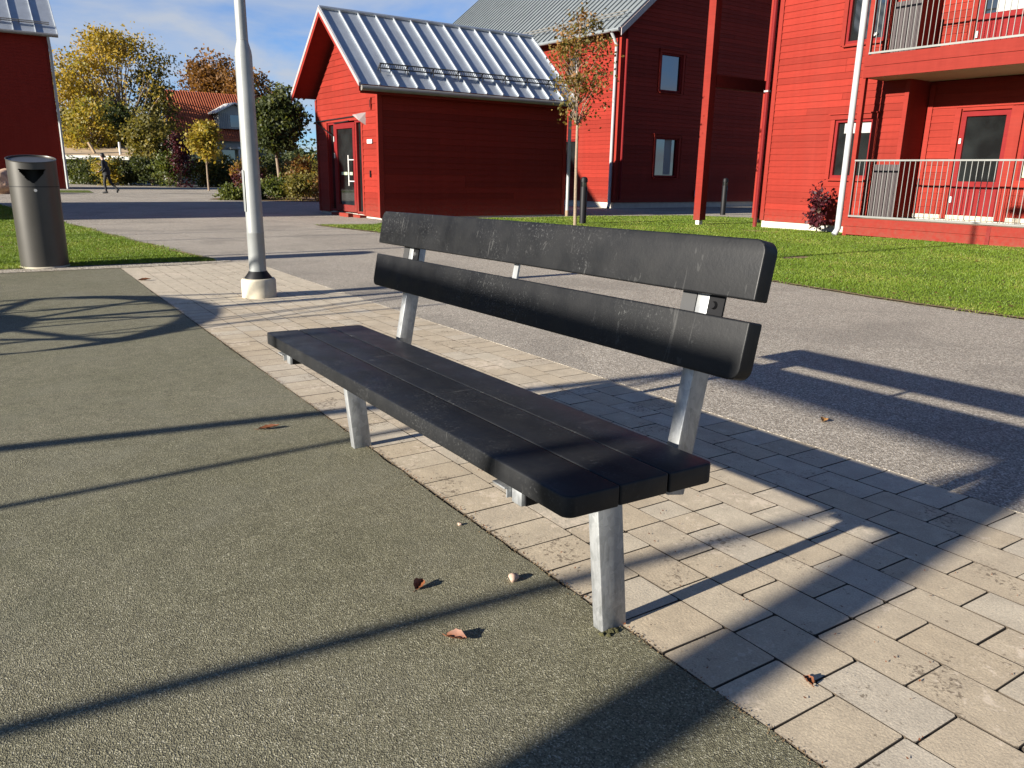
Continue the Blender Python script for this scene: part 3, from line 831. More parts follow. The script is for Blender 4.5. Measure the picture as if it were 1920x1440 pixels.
# ------------------------------------------------------------------ red shed
def red_shed():
    R = thing('red_shed', 'small red wooden shed with ribbed grey metal roof and glazed door, behind the bench', 'shed', (-17.995, 7.465, 0), PHI)
    W, L, EZ, RX, RZ = 4.1, 6.0, 2.98, -2.05, 4.83
    bz = -0.23
    pl = MB(); pl.box(-W + 0.03, -0.03, 0.03, L - 0.03, -0.5, -0.12); pl.build('plinth', M_plinth, R)
    # core walls
    wf = MB(); wf.box(-W + 0.02, -3.36, 0.0, 0.08, -0.12, 2.40); wf.box(-0.95, -0.02, 0.0, 0.08, -0.12, 2.40); wf.box(-W + 0.02, -0.02, 0.0, 0.08, 2.40, EZ)
    wf.add([(-W + 0.02, 0, EZ), (-0.02, 0, EZ), (RX, 0, RZ), (-W + 0.02, 0.08, EZ), (-0.02, 0.08, EZ), (RX, 0.08, RZ)], [(0, 1, 2), (5, 4, 3), (0, 3, 4, 1), (1, 4, 5, 2), (2, 5, 3, 0)])
    gable = wf.build('gable_wall', M_red, R)
    ws = MB(); ws.box(-0.08, -0.021, 0.081, L - 0.02, -0.12, EZ - 0.02); side = ws.build('side_wall', M_red, R)
    wb = MB(); wb.box(-W + 0.02, -W + 0.10, 0.081, L - 0.02, -0.12, EZ - 0.02); wb.box(-W + 0.1, -0.081, L - 0.10, L - 0.02, -0.12, EZ - 0.02)
    wb.add([(-W + 0.02, L - .1, EZ), (-0.02, L - .1, EZ), (RX, L - .1, RZ), (-W + 0.02, L - .02, EZ), (-0.02, L - .02, EZ), (RX, L - .02, RZ)], [(0, 1, 2), (5, 4, 3), (0, 3, 4, 1), (1, 4, 5, 2), (2, 5, 3, 0)])
    wb.build('rear_wall', M_red, R)
    slope = (RZ - EZ) / (-RX)
    def lim(z):
        if z <= EZ: return (-W + 0.10, -0.10)
        h = (z - EZ) / slope
        return (-W + h + 0.02, -h - 0.02)
    boards(gable, face_y(0.0), -W + 0.10, -0.10, -0.14, RZ - 0.05, 0.155, M_red, [(-3.36, -0.95, -0.2, 2.40)], lim)
    boards(side, face_x(-0.021), 0.11, L - 0.11, -0.14, EZ - 0.06, 0.155, M_red)
    for (a, b, c, d) in ((-W - 0.012, -W + 0.095, -0.034, 0.10), (-0.095, 0.012, -0.034, 0.10), (-0.095, 0.012, L - 0.1, L + 0.012)):
        cb = MB(); cb.box(a, b, c, d, -0.15, EZ - 0.02); cb.build('corner_board', M_redtrim, R)
    # roof
    ex_, ez_, y0, y1 = 0.27, 3.035, -0.60, 6.55
    rz = 5.01
    rf, nrm = seam_roof(R, (ex_, y0, ez_), (ex_, y1 - 0.4, ez_), (RX, y0, rz), (RX, y1 - 0.4, rz), 13, M_zinc, True, 0.05, 0.05, M_redtrim)
    seam_roof(R, (2 * RX - ex_, y0, ez_), (2 * RX - ex_, y1 - 0.4, ez_), (RX, y0, rz), (RX, y1 - 0.4, rz), 13, M_zinc, False, 0.05, 0.05, M_redtrim)
    rc = MB(); rc.tube([(RX, y0 - 0.02, rz + 0.045), (RX, y1 - 0.39, rz + 0.045)], 0.05, 8); rc.build('ridge_cap', M_zinc, R, True)
    for sx in (1, -1):
        vb = MB()
        e = Vector((RX + sx * (ex_ - RX), y0 - 0.028, ez_)); t = Vector((RX, y0 - 0.028, rz))
        dn = Vector((0, 0, -0.16))
        p = [e + Vector((0, 0, -0.05)), t + Vector((0, 0, -0.05)), t + dn, e + dn]
        q = [v + Vector((0, 0.026, 0)) for v in p]
        vb.add(p + q, [(0, 1, 2, 3), (7, 6, 5, 4), (0, 4, 5, 1), (1, 5, 6, 2), (2, 6, 7, 3), (3, 7, 4, 0)])
        fix_normals(vb.build('barge_board', M_redtrim, R))
        vc = MB()
        p = [e + Vector((sx * 0.02, -0.012, -0.055)), t + Vector((0, -0.012, -0.055)), t + Vector((0, -0.012, 0.055)), e + Vector((sx * 0.02, -0.012, 0.055))]
        q = [v + Vector((0, 0.05, 0)) for v in p]
        vc.add(p + q, [(0, 1, 2, 3), (7, 6, 5, 4), (0, 4, 5, 1), (1, 5, 6, 2), (2, 6, 7, 3), (3, 7, 4, 0)])
        fix_normals(vc.build('verge_flashing', M_verge, R))
    gt = MB(); gt.tube([(ex_ + 0.03, y0 + 0.02, ez_ - 0.085), (ex_ + 0.03, y1 - 0.42, ez_ - 0.085)], 0.065, 10); gt.build('gutter', M_gutter, R, True)
    fb = MB(); fb.box(ex_ - 0.075, ex_ - 0.045, y0 + 0.02, y1 - 0.42, ez_ - 0.20, ez_ - 0.06); fb.build('fascia_board', M_redtrim, R)
    # snow guards along the eave
    dirx = (Vector((RX, 0, rz)) - Vector((ex_, 0, ez_))).normalized()
    gp0 = Vector((ex_, 0, ez_)) + dirx * 0.62 + nrm * 0.05
    yy = 0.12
    while yy < 5.8:
        ln = 0.72
        sg = MB()
        for hgt in (0.02, 0.15):
            p = gp0 + nrm * hgt
            sg.tube([(p.x, yy, p.z), (p.x, yy + ln, p.z)], 0.018, 6)
        for k in range(12):
            y = yy + 0.03 + k * (ln - 0.06) / 11
            a = gp0 + nrm * 0.02; b = gp0 + nrm * 0.15
            sg.beam((a.x, y, a.z), (b.x, y, b.z), 0.012, 0.012, (0, 1, 0))
        st = gp0 - dirx * 0.16
        top = gp0 + nrm * 0.16
        sg.beam((top.x, yy - 0.012, top.z), (st.x, yy - 0.012, st.z), 0.02, 0.02, (0, 1, 0))
        b2 = gp0 - nrm * 0.06
        sg.beam((top.x, yy - 0.012, top.z), (b2.x, yy - 0.012, b2.z), 0.02, 0.02, (0, 1, 0))
        sg.build('snow_guard', M_darkmetal, R)
        yy += ln + 0.03
    # glazed entrance: sidelight, door, sidelight
    F = face_y(0.0)
    window(R, F, -3.30, -2.84, -0.10, 2.30, 0, None, M_redcase, M_glass, 0.10)
    window(R, F, -1.42, -1.02, -0.10, 2.30, 0, None, M_redcase, M_glass, 0.10)
    dm = MB()
    mbox(dm, F, -2.80, -2.66, -0.09, 0.012, -0.08, 2.26); mbox(dm, F, -1.60, -1.46, -0.09, 0.012, -0.08, 2.26)
    mbox(dm, F, -2.66, -1.60, -0.09, 0.012, 2.12, 2.26); mbox(dm, F, -2.66, -1.60, -0.09, 0.012, -0.08, 0.10)
    door = fix_normals(dm.build('door', M_redcase, R))
    pn = MB(); mbox(pn, F, -2.66, -1.60, -0.06, -0.03, 0.10, 2.12); fix_normals(pn.build('pane', M_glass, door))
    hd = MB(); hd.tube([(-1.74, -0.09, 0.62), (-1.74, -0.09, 1.42)], 0.018, 8); hd.tube([(-1.74, -0.09, 0.74), (-1.56, -0.01, 0.74)], 0.014, 6); hd.tube([(-1.74, -0.09, 1.30), (-1.56, -0.01, 1.30)], 0.014, 6)
    hd.build('handle', M_offwhite, door, True)
    for z in (1.86, 1.42):
        h = MB(); h.box(-2.835, -2.805, -0.035, -0.005, z - 0.07, z + 0.07); h.build('hinge', M_offwhite, door)
    st = MB(); mbox(st, F, -2.5, -2.1, -0.029, -0.027, 0.90, 0.98); mbox(st, F, -1.95, -1.75, -0.029, -0.027, 0.90, 0.98); fix_normals(st.build('door_sticker', M_curtain, door))
    fr = MB(); mbox(fr, F, -3.36, -0.95, -0.02, 0.03, 2.302, 2.40); mbox(fr, F, -3.40, -3.302, -0.02, 0.03, -0.12, 2.30); mbox(fr, F, -1.018, -0.93, -0.02, 0.03, -0.12, 2.30)
    mbox(fr, F, -2.838, -2.802, -0.08, 0.0, -0.12, 2.30); mbox(fr, F, -1.458, -1.422, -0.08, 0.0, -0.12, 2.30)
    fix_normals(fr.build('door_frame', M_redtrim, R))
    sp = MB(); sp.box(-2.9, -0.95, -0.16, -0.001, -0.24, -0.13); sp.box(-2.0, -1.4, -0.30, -0.161, -0.24, -0.10); sp.build('threshold', M_redtrim, R)
    # slim black canopy bar over the entrance
    cb = MB(); cb.beam((-4.02, -0.05, 2.36), (-1.2, -0.05, 2.40), 0.02, 0.03); cb.beam((-4.02, -0.05, 2.35), (-2.9, -0.05, 1.95), 0.02, 0.025)
    cb.beam((-2.75, -0.04, 2.27), (-1.75, -0.04, 2.30), 0.02, 0.025); cb.build('cable_bar', M_black, R)
    # wall lamp
    lm = MB()
    lm.add([(-1.00, -0.001, 2.47), (-0.72, -0.001, 2.47), (-0.72, -0.001, 2.16), (-0.80, -0.001, 2.16), (-1.06, -0.24, 2.41), (-0.84, -0.24, 2.41), (-0.78, -0.18, 2.26)],
           [(0, 1, 5, 4), (1, 2, 6, 5), (4, 5, 6), (0, 4, 6, 3), (3, 6, 2), (0, 3, 2, 1)])
    fix_normals(lm.build('wall_lamp', M_verge, R))
    sg = MB(); sg.box(-0.62, -0.33, -0.05, -0.03, 1.70, 1.80); sg.build('door_plate', M_offwhite, R)
    vt = MB(); vt.box(-0.42, -0.34, -0.055, -0.028, 2.52, 2.80); vt.build('wall_vent', M_redtrim, R)
    vi = MB(); vi.box(-0.395, -0.365, -0.058, -0.056, 2.57, 2.75); vi.build('vent_slot', M_black, R)
    sw = MB(); sw.box(-0.52, -0.47, -0.05, -0.03, 0.86, 1.03); sw.build('door_reader', M_black, R)
    dp = MB(); dp.tube([(0.30, L + 0.05, 2.9), (0.06, L + 0.08, 2.6), (0.06, L + 0.08, -0.02)], 0.05, 10); dp.build('downpipe', M_white, R, True)
    ft = MB(); ft.tube([(0.06, L + 0.08, -0.021), (0.06, L + 0.08, -0.30)], 0.058, 10); ft.build('pipe_foot', M_timber, R, True)
red_shed()

# ------------------------------------------------------------------ apartment house with balconies (right)
def railing(root, x0, x1, y, zb, zt):
    rl = MB(); rl.beam((x0, y, zb), (x1, y, zb), 0.03, 0.035); rl.beam((x0, y, zt), (x1, y, zt), 0.035, 0.03)
    rail = rl.build('railing', M_rail, root)
    bm_ = MB(); bm_.box(-0.0055, 0.0055, -0.0055, 0.0055, 0, zt - zb - 0.033); me = bm_.mesh('baluster', M_rail)
    n = int((x1 - x0) / 0.104)
    for i in range(n + 1):
        inst('baluster', me, rail, (x0 + 0.01 + i * (x1 - x0 - 0.02) / n, y, zb + 0.018))
    return rail
def house_a():
    R = thing('apartment_house', 'two storey red wooden house with grey railed balconies and white downpipe', 'house', (-11.864, 14.683, 0), PHI)
    X1 = 10.0; TOP = 6.1; YB = 0.78
    pl = MB(); pl.box(0.02, 3.24, 0.012, 9.0, -0.5, 0.05); pl.box(3.24, X1, YB + 0.012, 9.0, -0.5, 0.27); pl.build('plinth', M_plinth, R)
    wf = MB(); wf.box(0.0, 1.72, 0.0, 0.2, 0.05, TOP); wf.box(2.60, 3.28, 0.0, 0.2, 0.05, TOP); wf.box(1.72, 2.60, 0.0, 0.2, 0.05, 1.05); wf.box(1.72, 2.60, 0.0, 0.2, 2.26, 3.78); wf.box(1.72, 2.60, 0.0, 0.2, 5.2, TOP)
    wf.box(1.72, 2.60, 0.14, 0.2, 1.05, 2.26); wf.box(1.72, 2.60, 0.14, 0.2, 3.78, 5.2)
    front = wf.build('front_wall', M_red, R)
    boards(front, face_y(0.0), 0.10, 3.20, 0.03, TOP - 0.02, 0.139, M_red, [(1.62, 2.70, 1.0, 2.36), (1.62, 2.70, 3.72, 5.3)])
    for a, b in ((-0.012, 0.097), (3.203, 3.292)):
        c = MB(); c.box(a, b, -0.036, 0.1, 0.04, TOP - 0.02); c.build('corner_board', M_redtrim, R)
    sw = MB(); sw.box(3.08, 3.279, 0.2, YB, 0.27, TOP); sw.box(0.0, 0.2, 0.2, 9.0, 0.05, TOP); sw.box(0.2, X1, 8.8, 9.0, 0.05, TOP); sw.build('side_wall', M_redtrim, R)
    # recessed wall behind the balconies
    bw = MB()
    for (z0, z1) in ((0.27, 2.96), (3.40, TOP)):
        bw.box(3.0, 4.0, YB, YB + 0.2, z0, z1); bw.box(4.0, 4.92, YB + 0.12, YB + 0.2, z0, z1); bw.box(4.92, X1, YB + 0.14, YB + 0.2, z0, z1)
        bw.box(4.92, 5.2, YB, YB + 0.139, z0, z1); bw.box(5.2, 6.5, YB, YB + 0.139, z0, z0 + 0.75); bw.box(6.5, X1, YB, YB + 0.139, z0, z1)
        bw.box(4.0, 6.5, YB, YB + 0.119, z0 + 2.11, z1)
    back = bw.build('balcony_wall', M_red, R)
    ops = [(3.88, 5.08, 0.2, 2.40), (5.08, 6.60, 1.0, 2.40), (3.88, 5.08, 3.3, 5.6), (5.08, 6.60, 4.1, 5.6)]
    boards(back, face_y(YB), 3.29, X1, 0.36, 2.94, 0.139, M_red, ops)
    boards(back, face_y(YB), 3.29, X1, 3.43, TOP - 0.02, 0.139, M_red, ops)
    lt = MB(); lt.box(3.29, X1, YB - 0.03, YB - 0.001, 0.272, 0.352); lt.build('base_strip', M_conc, R)
    tc_ = MB(); tc_.box(3.30, 3.40, YB - 0.045, YB - 0.001, 0.353, 2.90); tc_.build('corner_board', M_redtrim, R)
    FB = face_y(YB)
    for z0 in (0.30, 3.42):
        # balcony door
        dm = MB()
        mbox(dm, FB, 4.0, 4.09, -0.1, 0.0, z0, z0 + 2.06); mbox(dm, FB, 4.83, 4.92, -0.1, 0.0, z0, z0 + 2.06)
        mbox(dm, FB, 4.09, 4.83, -0.1, 0.0, z0 + 1.97, z0 + 2.06); mbox(dm, FB, 4.09, 4.83, -0.1, -0.015, z0, z0 + 0.72)
        d = fix_normals(dm.build('balcony_door', M_redcase, R))
        pn = MB(); mbox(pn, FB, 4.09, 4.83, -0.08, -0.05, z0 + 0.72, z0 + 1.97); fix_normals(pn.build('pane', M_glass, d))
        if z0 > 1:
            cu = MB(); mbox(cu, FB, 4.3, 4.82, -0.049, -0.046, z0 + 0.73, z0 + 1.96); fix_normals(cu.build('curtain', M_blind, d))
        h = MB(); h.box(4.02, 4.06, YB - 0.03, YB - 0.001, z0 + 0.30, z0 + 0.42); h.box(4.02, 4.06, YB - 0.03, YB - 0.001, z0 + 1.45, z0 + 1.55); h.build('hinge', M_offwhite, d)
        for a, b in ((3.88, 3.99), (4.93, 5.14)):
            c = MB(); c.box(a, b, YB - 0.055, YB - 0.001, z0 - 0.02, z0 + 2.12); c.build('casing', M_redtrim, d)
        window(R, FB, 5.2, 6.5, z0 + 0.75, z0 + 2.06, 0.0, None, M_redcase, M_glass, 0.1, False, [('curtain', 5.26, 5.75, z0 + 0.81, z0 + 2.0, M_curtain)])
    FW = face_y(0.0)
    window(R, FW, 1.72, 2.60, 1.05, 2.26, 0.095, None, None, M_glass, 0.10, False, [('blind', 1.90, 2.54, 1.98, 2.19, M_blind)])
    w2 = window(R, FW, 1.72, 2.60, 3.78, 5.2, 0.095, None, None, M_glass, 0.10, False, None)
    pt = MB()
    for k in range(14):
        a = k * 2.4; pt.beam((2.3, 0.03, 3.86), (2.3 + 0.10 * math.cos(a), 0.03 + 0.02 * math.sin(a), 3.92 + 0.10 * abs(math.sin(a * 1.3))), 0.02, 0.012)
    pt.build('window_plant', M_offwhite, w2)
    # decks
    for (z0, z1, nm) in ((-0.08, 0.255, 'lower_deck'), (2.97, 3.38, 'upper_deck')):
        fb = MB(); fb.box(2.74, X1, -0.83, -0.802, z0, (z0 + z1) / 2 - 0.004); fb.box(2.74, X1, -0.842, -0.802, (z0 + z1) / 2 + 0.002, z1)
        d = fb.build('deck_fascia', M_redtrim, R)
        fl = MB(); fl.box(2.75, X1, -0.801, -0.04, z1 - 0.16, z1 - 0.012); fl.box(3.30, X1, -0.04, YB - 0.002, z1 - 0.16, z1 - 0.012); fl.build('deck_floor', M_timber, d)
        sd_ = MB(); sd_.box(2.74, 2.77, -0.80, -0.04, z0, z1); sd_.build('deck_side', M_redtrim, d)
        if z0 > 1:
            so = MB(); so.box(2.78, X1, -0.80, -0.04, z0 + 0.004, z0 + 0.03); so.box(3.30, X1, -0.04, YB - 0.06, z0 + 0.004, z0 + 0.03); so.build('soffit', M_soffit, d)
        railing(R, 2.79, X1, -0.80, z1 + 0.04, z1 + 1.14)
    sh = MB(); sh.box(5.55, 5.62, -0.848, -0.843, -0.08, 0.25); sh.build('fascia_strap', M_redcase, R)
    for (z0, z1) in ((0.27, 1.33), (3.40, 4.42)):
        sc = MB()
        for k in range(9):
            sc.box(2.84 + k * 0.058, 2.84 + k * 0.058 + 0.05, -0.14, -0.11, z0, z1)
        sc.build('balcony_screen', M_screen, R)
    po = MB(); po.box(2.70, 2.79, -0.80, -0.71, -0.12, TOP); po.build('balcony_post', M_redtrim, R)
    for k, xx in enumerate((6.6, 9.4)):
        lg = MB(); lg.box(xx, xx + 0.12, -0.78, -0.66, -0.3, -0.081); lg.build('deck_leg', M_timber, R)
    dp = MB(); dp.tube([(2.625, -0.86, TOP), (2.625, -0.86, 0.02), (2.60, -0.93, -0.10)], 0.062, 12); dp.build('downpipe', M_white, R, True)
    # timber porch frame at the house corner
    for (xx, yy, w) in ((-1.42, -0.59, 0.105), (-1.50, 1.80, 0.11)):
        p = MB(); p.box(xx - w, xx + w, yy - w, yy + w, -0.03, TOP); p.build('porch_post', M_redtrim, R)
        q = MB(); q.box(xx - w * 0.55, xx + w * 0.55, yy - w * 0.6, yy + w * 0.6, -0.45, -0.031); q.build('post_shoe', M_offwhite, R)
    for z in (3.12, 5.8):
        b = MB(); b.box(-1.50, -1.32, -0.46, 1.68, z, z + 0.28); b.build('porch_beam', M_redtrim, R)
        if z > 4:
            b = MB(); b.box(-1.29, -0.02, 0.3, 0.45, z + 0.01, z + 0.27); b.build('porch_beam', M_redtrim, R)
    rp = MB(); rp.tube([(-0.12, -0.06, TOP), (-0.12, -0.06, -0.22)], 0.05, 8); rp.build('red_downpipe', M_redcase, R, True)
    for z in (2.95, 5.2):
        c = MB(); c.box(-0.18, -0.06, -0.115, -0.005, z, z + 0.04); c.build('pipe_clip', M_verge, R)
    seam_roof(R, (-0.4, -0.45, TOP), (X1 + 0.4, -0.45, TOP), (-0.4, 4.5, TOP + 4.1), (X1 + 0.4, 4.5, TOP + 4.1), 22, M_zincp, False, 0.04, 0.12, M_redtrim)
    seam_roof(R, (-0.4, 9.45, TOP), (X1 + 0.4, 9.45, TOP), (-0.4, 4.5, TOP + 4.1), (X1 + 0.4, 4.5, TOP + 4.1), 22, M_zincp, False, 0.04, 0.12, M_redtrim)
    for xx in (0.0, X1 - 0.2):
        g = MB(); g.add([(xx, 0.2, TOP), (xx, 8.8, TOP), (xx, 4.5, TOP + 3.5), (xx + 0.2, 0.2, TOP), (xx + 0.2, 8.8, TOP), (xx + 0.2, 4.5, TOP + 3.5)], [(0, 1, 2), (5, 4, 3), (0, 3, 4, 1), (1, 4, 5, 2), (2, 5, 3, 0)])
        fix_normals(g.build('gable', M_red, R))
house_a()

# ------------------------------------------------------------------ second red house, gable end in shade
def house_b():
    R = thing('apartment_house', 'red wooden house with pale ribbed roof and shaded gable end, behind the young tree', 'house', (-22.60, 19.07, 0.008), PHI)
    R.scale = (1.11, 1.11, 1.09)
    X0, YW, EZ = -15.0, 10.0, 5.72
    sl = 0.84; RZ = EZ + sl * YW / 2
    pl = MB(); pl.box(X0, -0.02, 0.012, YW, -0.5, 0.02); pl.build('plinth', M_plinth, R)
    gw = MB()
    ws_ = [(1.80, 2.95, 3.78, 5.10), (1.76, 3.02, 0.86, 2.28)]
    gw.box(-0.2, 0.0, 0.0, 1.76, 0.02, EZ); gw.box(-0.2, 0, 3.02, YW, 0.02, EZ); gw.box(-0.2, 0, 1.76, 3.02, 0.02, 0.86); gw.box(-0.2, 0, 1.76, 3.02, 2.28, 3.78); gw.box(-0.2, 0, 1.76, 3.02, 5.10, EZ)
    gw.box(-0.2, -0.15, 1.76, 3.02, 0.86, 2.28); gw.box(-0.2, -0.15, 1.76, 3.02, 3.78, 5.10)
    gw.add([(-.2, 0, EZ), (-.2, YW, EZ), (-.2, YW / 2, RZ), (0, 0, EZ), (0, YW, EZ), (0, YW / 2, RZ)], [(2, 1, 0), (3, 4, 5), (0, 1, 4, 3), (1, 2, 5, 4), (2, 0, 3, 5)])
    gab = gw.build('gable_wall', M_red, R)
    def lim(z):
        if z <= EZ: return (0.10, YW - 0.1)
        h = (z - EZ) / sl
        return (h + 0.02, YW - h - 0.02)
    boards(gab, face_x(0.0), 0.10, YW - 0.1, 0.0, EZ + 1.6, 0.14, M_red, [(1.70, 3.12, 0.8, 2.38), (1.70, 3.05, 3.72, 5.2)], lim)
    fw = MB(); fw.box(X0, -2.9, 0.0, 0.2, 0.02, EZ); fw.box(-2.1, -0.2, 0, 0.2, 0.02, EZ); fw.box(-2.9, -2.1, 0, 0.2, 0.02, 0.9); fw.box(-2.9, -2.1, 0, 0.2, 2.2, 4.0); fw.box(-2.9, -2.1, 0, 0.2, 5.1, EZ); fw.box(-2.9, -2.1, 0.15, 0.2, 0.9, 2.2); fw.box(-2.9, -2.1, 0.15, 0.2, 4.0, 5.1)
    front = fw.build('front_wall', M_red, R)
    boards(front, face_y(0.0), -6.0, -0.10, 0.0, EZ - 0.02, 0.14, M_red, [(-3.0, -2.0, 0.85, 2.3), (-3.0, -2.0, 3.95, 5.2)])
    boards(front, face_y(0.0), X0, -6.002, 0.0, EZ - 0.02, 0.14, M_red, single=False)
    c = MB(); c.box(-0.095, 0.036, -0.036, 0.095, 0.0, EZ); c.build('corner_board', M_redtrim, R)
    window(R, face_x(0.0), 1.85, 2.90, 3.82, 5.08, 0.09, None, M_redcase, M_glass, 0.10)
    window(R, face_x(0.0), 1.82, 2.96, 0.90, 2.26, 0.09, None, M_redcase, M_glass, 0.10, False, [('curtain', 2.35, 2.70, 0.98, 2.20, M_greywall)])
    window(R, face_y(0.0), -2.86, -2.14, 0.95, 2.16, 0.09, None, None, M_glass, 0.10)
    window(R, face_y(0.0), -2.86, -2.14, 4.05, 5.06, 0.09, None, None, M_glass, 0.10, False, [('blind', -2.4, -2.2, 4.1, 5.0, M_blind)])
    e = -0.35; ez = EZ + 0.03 - 0.35 * sl + 0.15
    rzz = ez + sl * (YW / 2 - e)
    seam_roof(R, (X0, e, ez), (0.32, e, ez), (X0, YW / 2, rzz), (0.32, YW / 2, rzz), 48, M_zincp, False, 0.045, 0.10, M_redtrim)
    seam_roof(R, (X0, YW - e, ez), (0.32, YW - e, ez), (X0, YW / 2, rzz), (0.32, YW / 2, rzz), 48, M_zincp, False, 0.045, 0.10, M_redtrim)
    # roof rails
    dirr = Vector((0, YW / 2 - e, rzz - ez)).normalized(); nr_ = Vector((0, -dirr.z, dirr.y))
    for t in (0.55, 0.75):
        p = Vector((0, e, ez)) + dirr * t + nr_ * 0.16
        g = MB(); g.tube([(X0 + .2, p.y, p.z), (0.1, p.y, p.z)], 0.018, 6)
        for k in range(16):
            x = X0 + 0.4 + k * 0.95; q = p - nr_ * 0.16
            g.beam((x, p.y, p.z), (x, q.y, q.z), 0.02, 0.02)
        g.build('snow_rail', M_gutter, R)
    rd = MB()
    for k in range(40):
        rd.box(X0 + 0.1 + k * 0.37, X0 + 0.1 + k * 0.37 + 0.12, YW / 2 - 0.06, YW / 2 + 0.06, rzz + 0.01, rzz + 0.12)
    rd.box(X0, 0.32, YW / 2 - 0.1, YW / 2 + 0.1, rzz - 0.02, rzz + 0.06)
    rd.build('ridge_cap', M_zincp, R)
    vb = MB(); p = [(0.33, e, ez - 0.02), (0.33, YW / 2, rzz - 0.02), (0.33, YW / 2, rzz - 0.24), (0.33, e, ez - 0.24)]
    vb.add(p + [(0.36, a[1], a[2]) for a in p], [(0, 1, 2, 3), (7, 6, 5, 4), (0, 4, 5, 1), (1, 5, 6, 2), (2, 6, 7, 3), (3, 7, 4, 0)]); fix_normals(vb.build('barge_board', M_verge, R))
    gt = MB(); gt.tube([(X0, e - 0.05, ez - 0.05), (0.3, e - 0.05, ez - 0.05)], 0.06, 8); gt.build('gutter', M_zincp, R, True)
    dp = MB(); dp.tube([(-0.12, e, ez - 0.1), (-0.12, -0.11, ez - 0.45), (-0.12, -0.11, -0.05), (-0.06, -0.2, -0.18)], 0.055, 10); dp.build('downpipe', M_white, R, True)
    rp = MB(); rp.tube([(0.10, 0.16, EZ), (0.10, 0.16, 0.1)], 0.04, 8); rp.build('red_downpipe', M_redcase, R, True)
    bx = MB(); bx.box(0.03, 0.15, 3.95, 4.18, 0.18, 0.42); bx.build('wall_outlet', M_offwhite, R, bevel=0.02)
house_b()

# ------------------------------------------------------------------ red houses on the left (one at the picture's edge, one throwing its shadow)
def gable_house(name, label, loc, rz, W, L, EZ, sl, detail):
    """ridge along x; right-hand wall faces +x"""
    R = thing(name, label, 'house', loc, rz)
    RX = -W / 2; RZ = EZ + sl * W / 2
    pl = MB(); pl.box(-W, 0, -L, 0, -0.6, 0.0); pl.build('plinth', M_plinth, R)
    w = MB(); w.box(-W + 0.02, -0.02, -L + 0.02, -0.02, 0.001, EZ)
    for (y0, y1) in ((-L + 0.02, -L + 0.2), (-0.2, -0.02)):
        w.add([(-W + .02, y0, EZ + .001), (-.02, y0, EZ + .001), (RX, y0, RZ), (-W + .02, y1, EZ + .001), (-.02, y1, EZ + .001), (RX, y1, RZ)], [(0, 1, 2), (5, 4, 3), (0, 3, 4, 1), (1, 4, 5, 2), (2, 5, 3, 0)])
    wall = fix_normals(w.build('wall', M_red, R))
    if detail:
        boards(wall, face_x(-0.02), -L + 0.1, -0.1, 0.0, EZ - 0.02, 0.17, M_red, single=False)
        c = MB(); c.box(-0.1, 0.02, -0.1, 0.02, 0.0, EZ); c.build('corner_board', M_redtrim, R)
    e = 0.35; ez = EZ - e * sl + 0.14; rz_ = ez + sl * (W / 2 + e)
    rf, nrm = seam_roof(R, (e, -L - 0.5, ez), (e, 0.5, ez), (RX, -L - 0.5, rz_), (RX, 0.5, rz_), 15 if detail else 8, M_zinc, detail, 0.08, 0.12, M_redtrim)
    seam_roof(R, (-W - e, -L - 0.5, ez), (-W - e, 0.5, ez), (RX, -L - 0.5, rz_), (RX, 0.5, rz_), 15, M_zinc, False, 0.08, 0.12, M_redtrim)
    gt = MB(); gt.tube([(e + 0.04, -L - 0.5, ez - 0.06), (e + 0.04, 0.5, ez - 0.06)], 0.09, 8); gt.build('gutter', M_gutter, R, True)
    dp = MB(); dp.tube([(e, 0.02, ez - 0.1), (0.10, 0.09, ez - 0.8), (0.10, 0.09, 0.0)], 0.07, 8); dp.build('downpipe', M_white, R, True)
    if detail:
        dirx = (Vector((RX, 0, rz_)) - Vector((e, 0, ez))).normalized()
        p = Vector((e, 0, ez)) + dirx * 0.7 + nrm * 0.2
        g = MB(); g.tube([(p.x, -L, p.z), (p.x, 0.2, p.z)], 0.03, 6); q = p - nrm * 0.1; g.tube([(q.x, -L, q.z), (q.x, 0.2, q.z)], 0.03, 6)
        for k in range(int(L / 0.8)):
            s = p - nrm * 0.22; g.beam((p.x, -L + k * 0.8, p.z), (s.x, -L + k * 0.8, s.z), 0.03, 0.03)
        g.build('snow_rail', M_gutter, R)
    return R
gable_house('red_house', 'tall red house wall with white downpipe and metal roof, cut off at the left edge', (-50.3, 2.55, gz(-50) + 0.02), PHI, 5.2, 14.0, 8.15, 0.90, True)
gable_house('red_house', 'red house standing left of the view, its shadow crossing the asphalt', (-20.30, -7.0, gz(-20)), PHI, 10.2, 12.0, 5.75, 0.92, False)

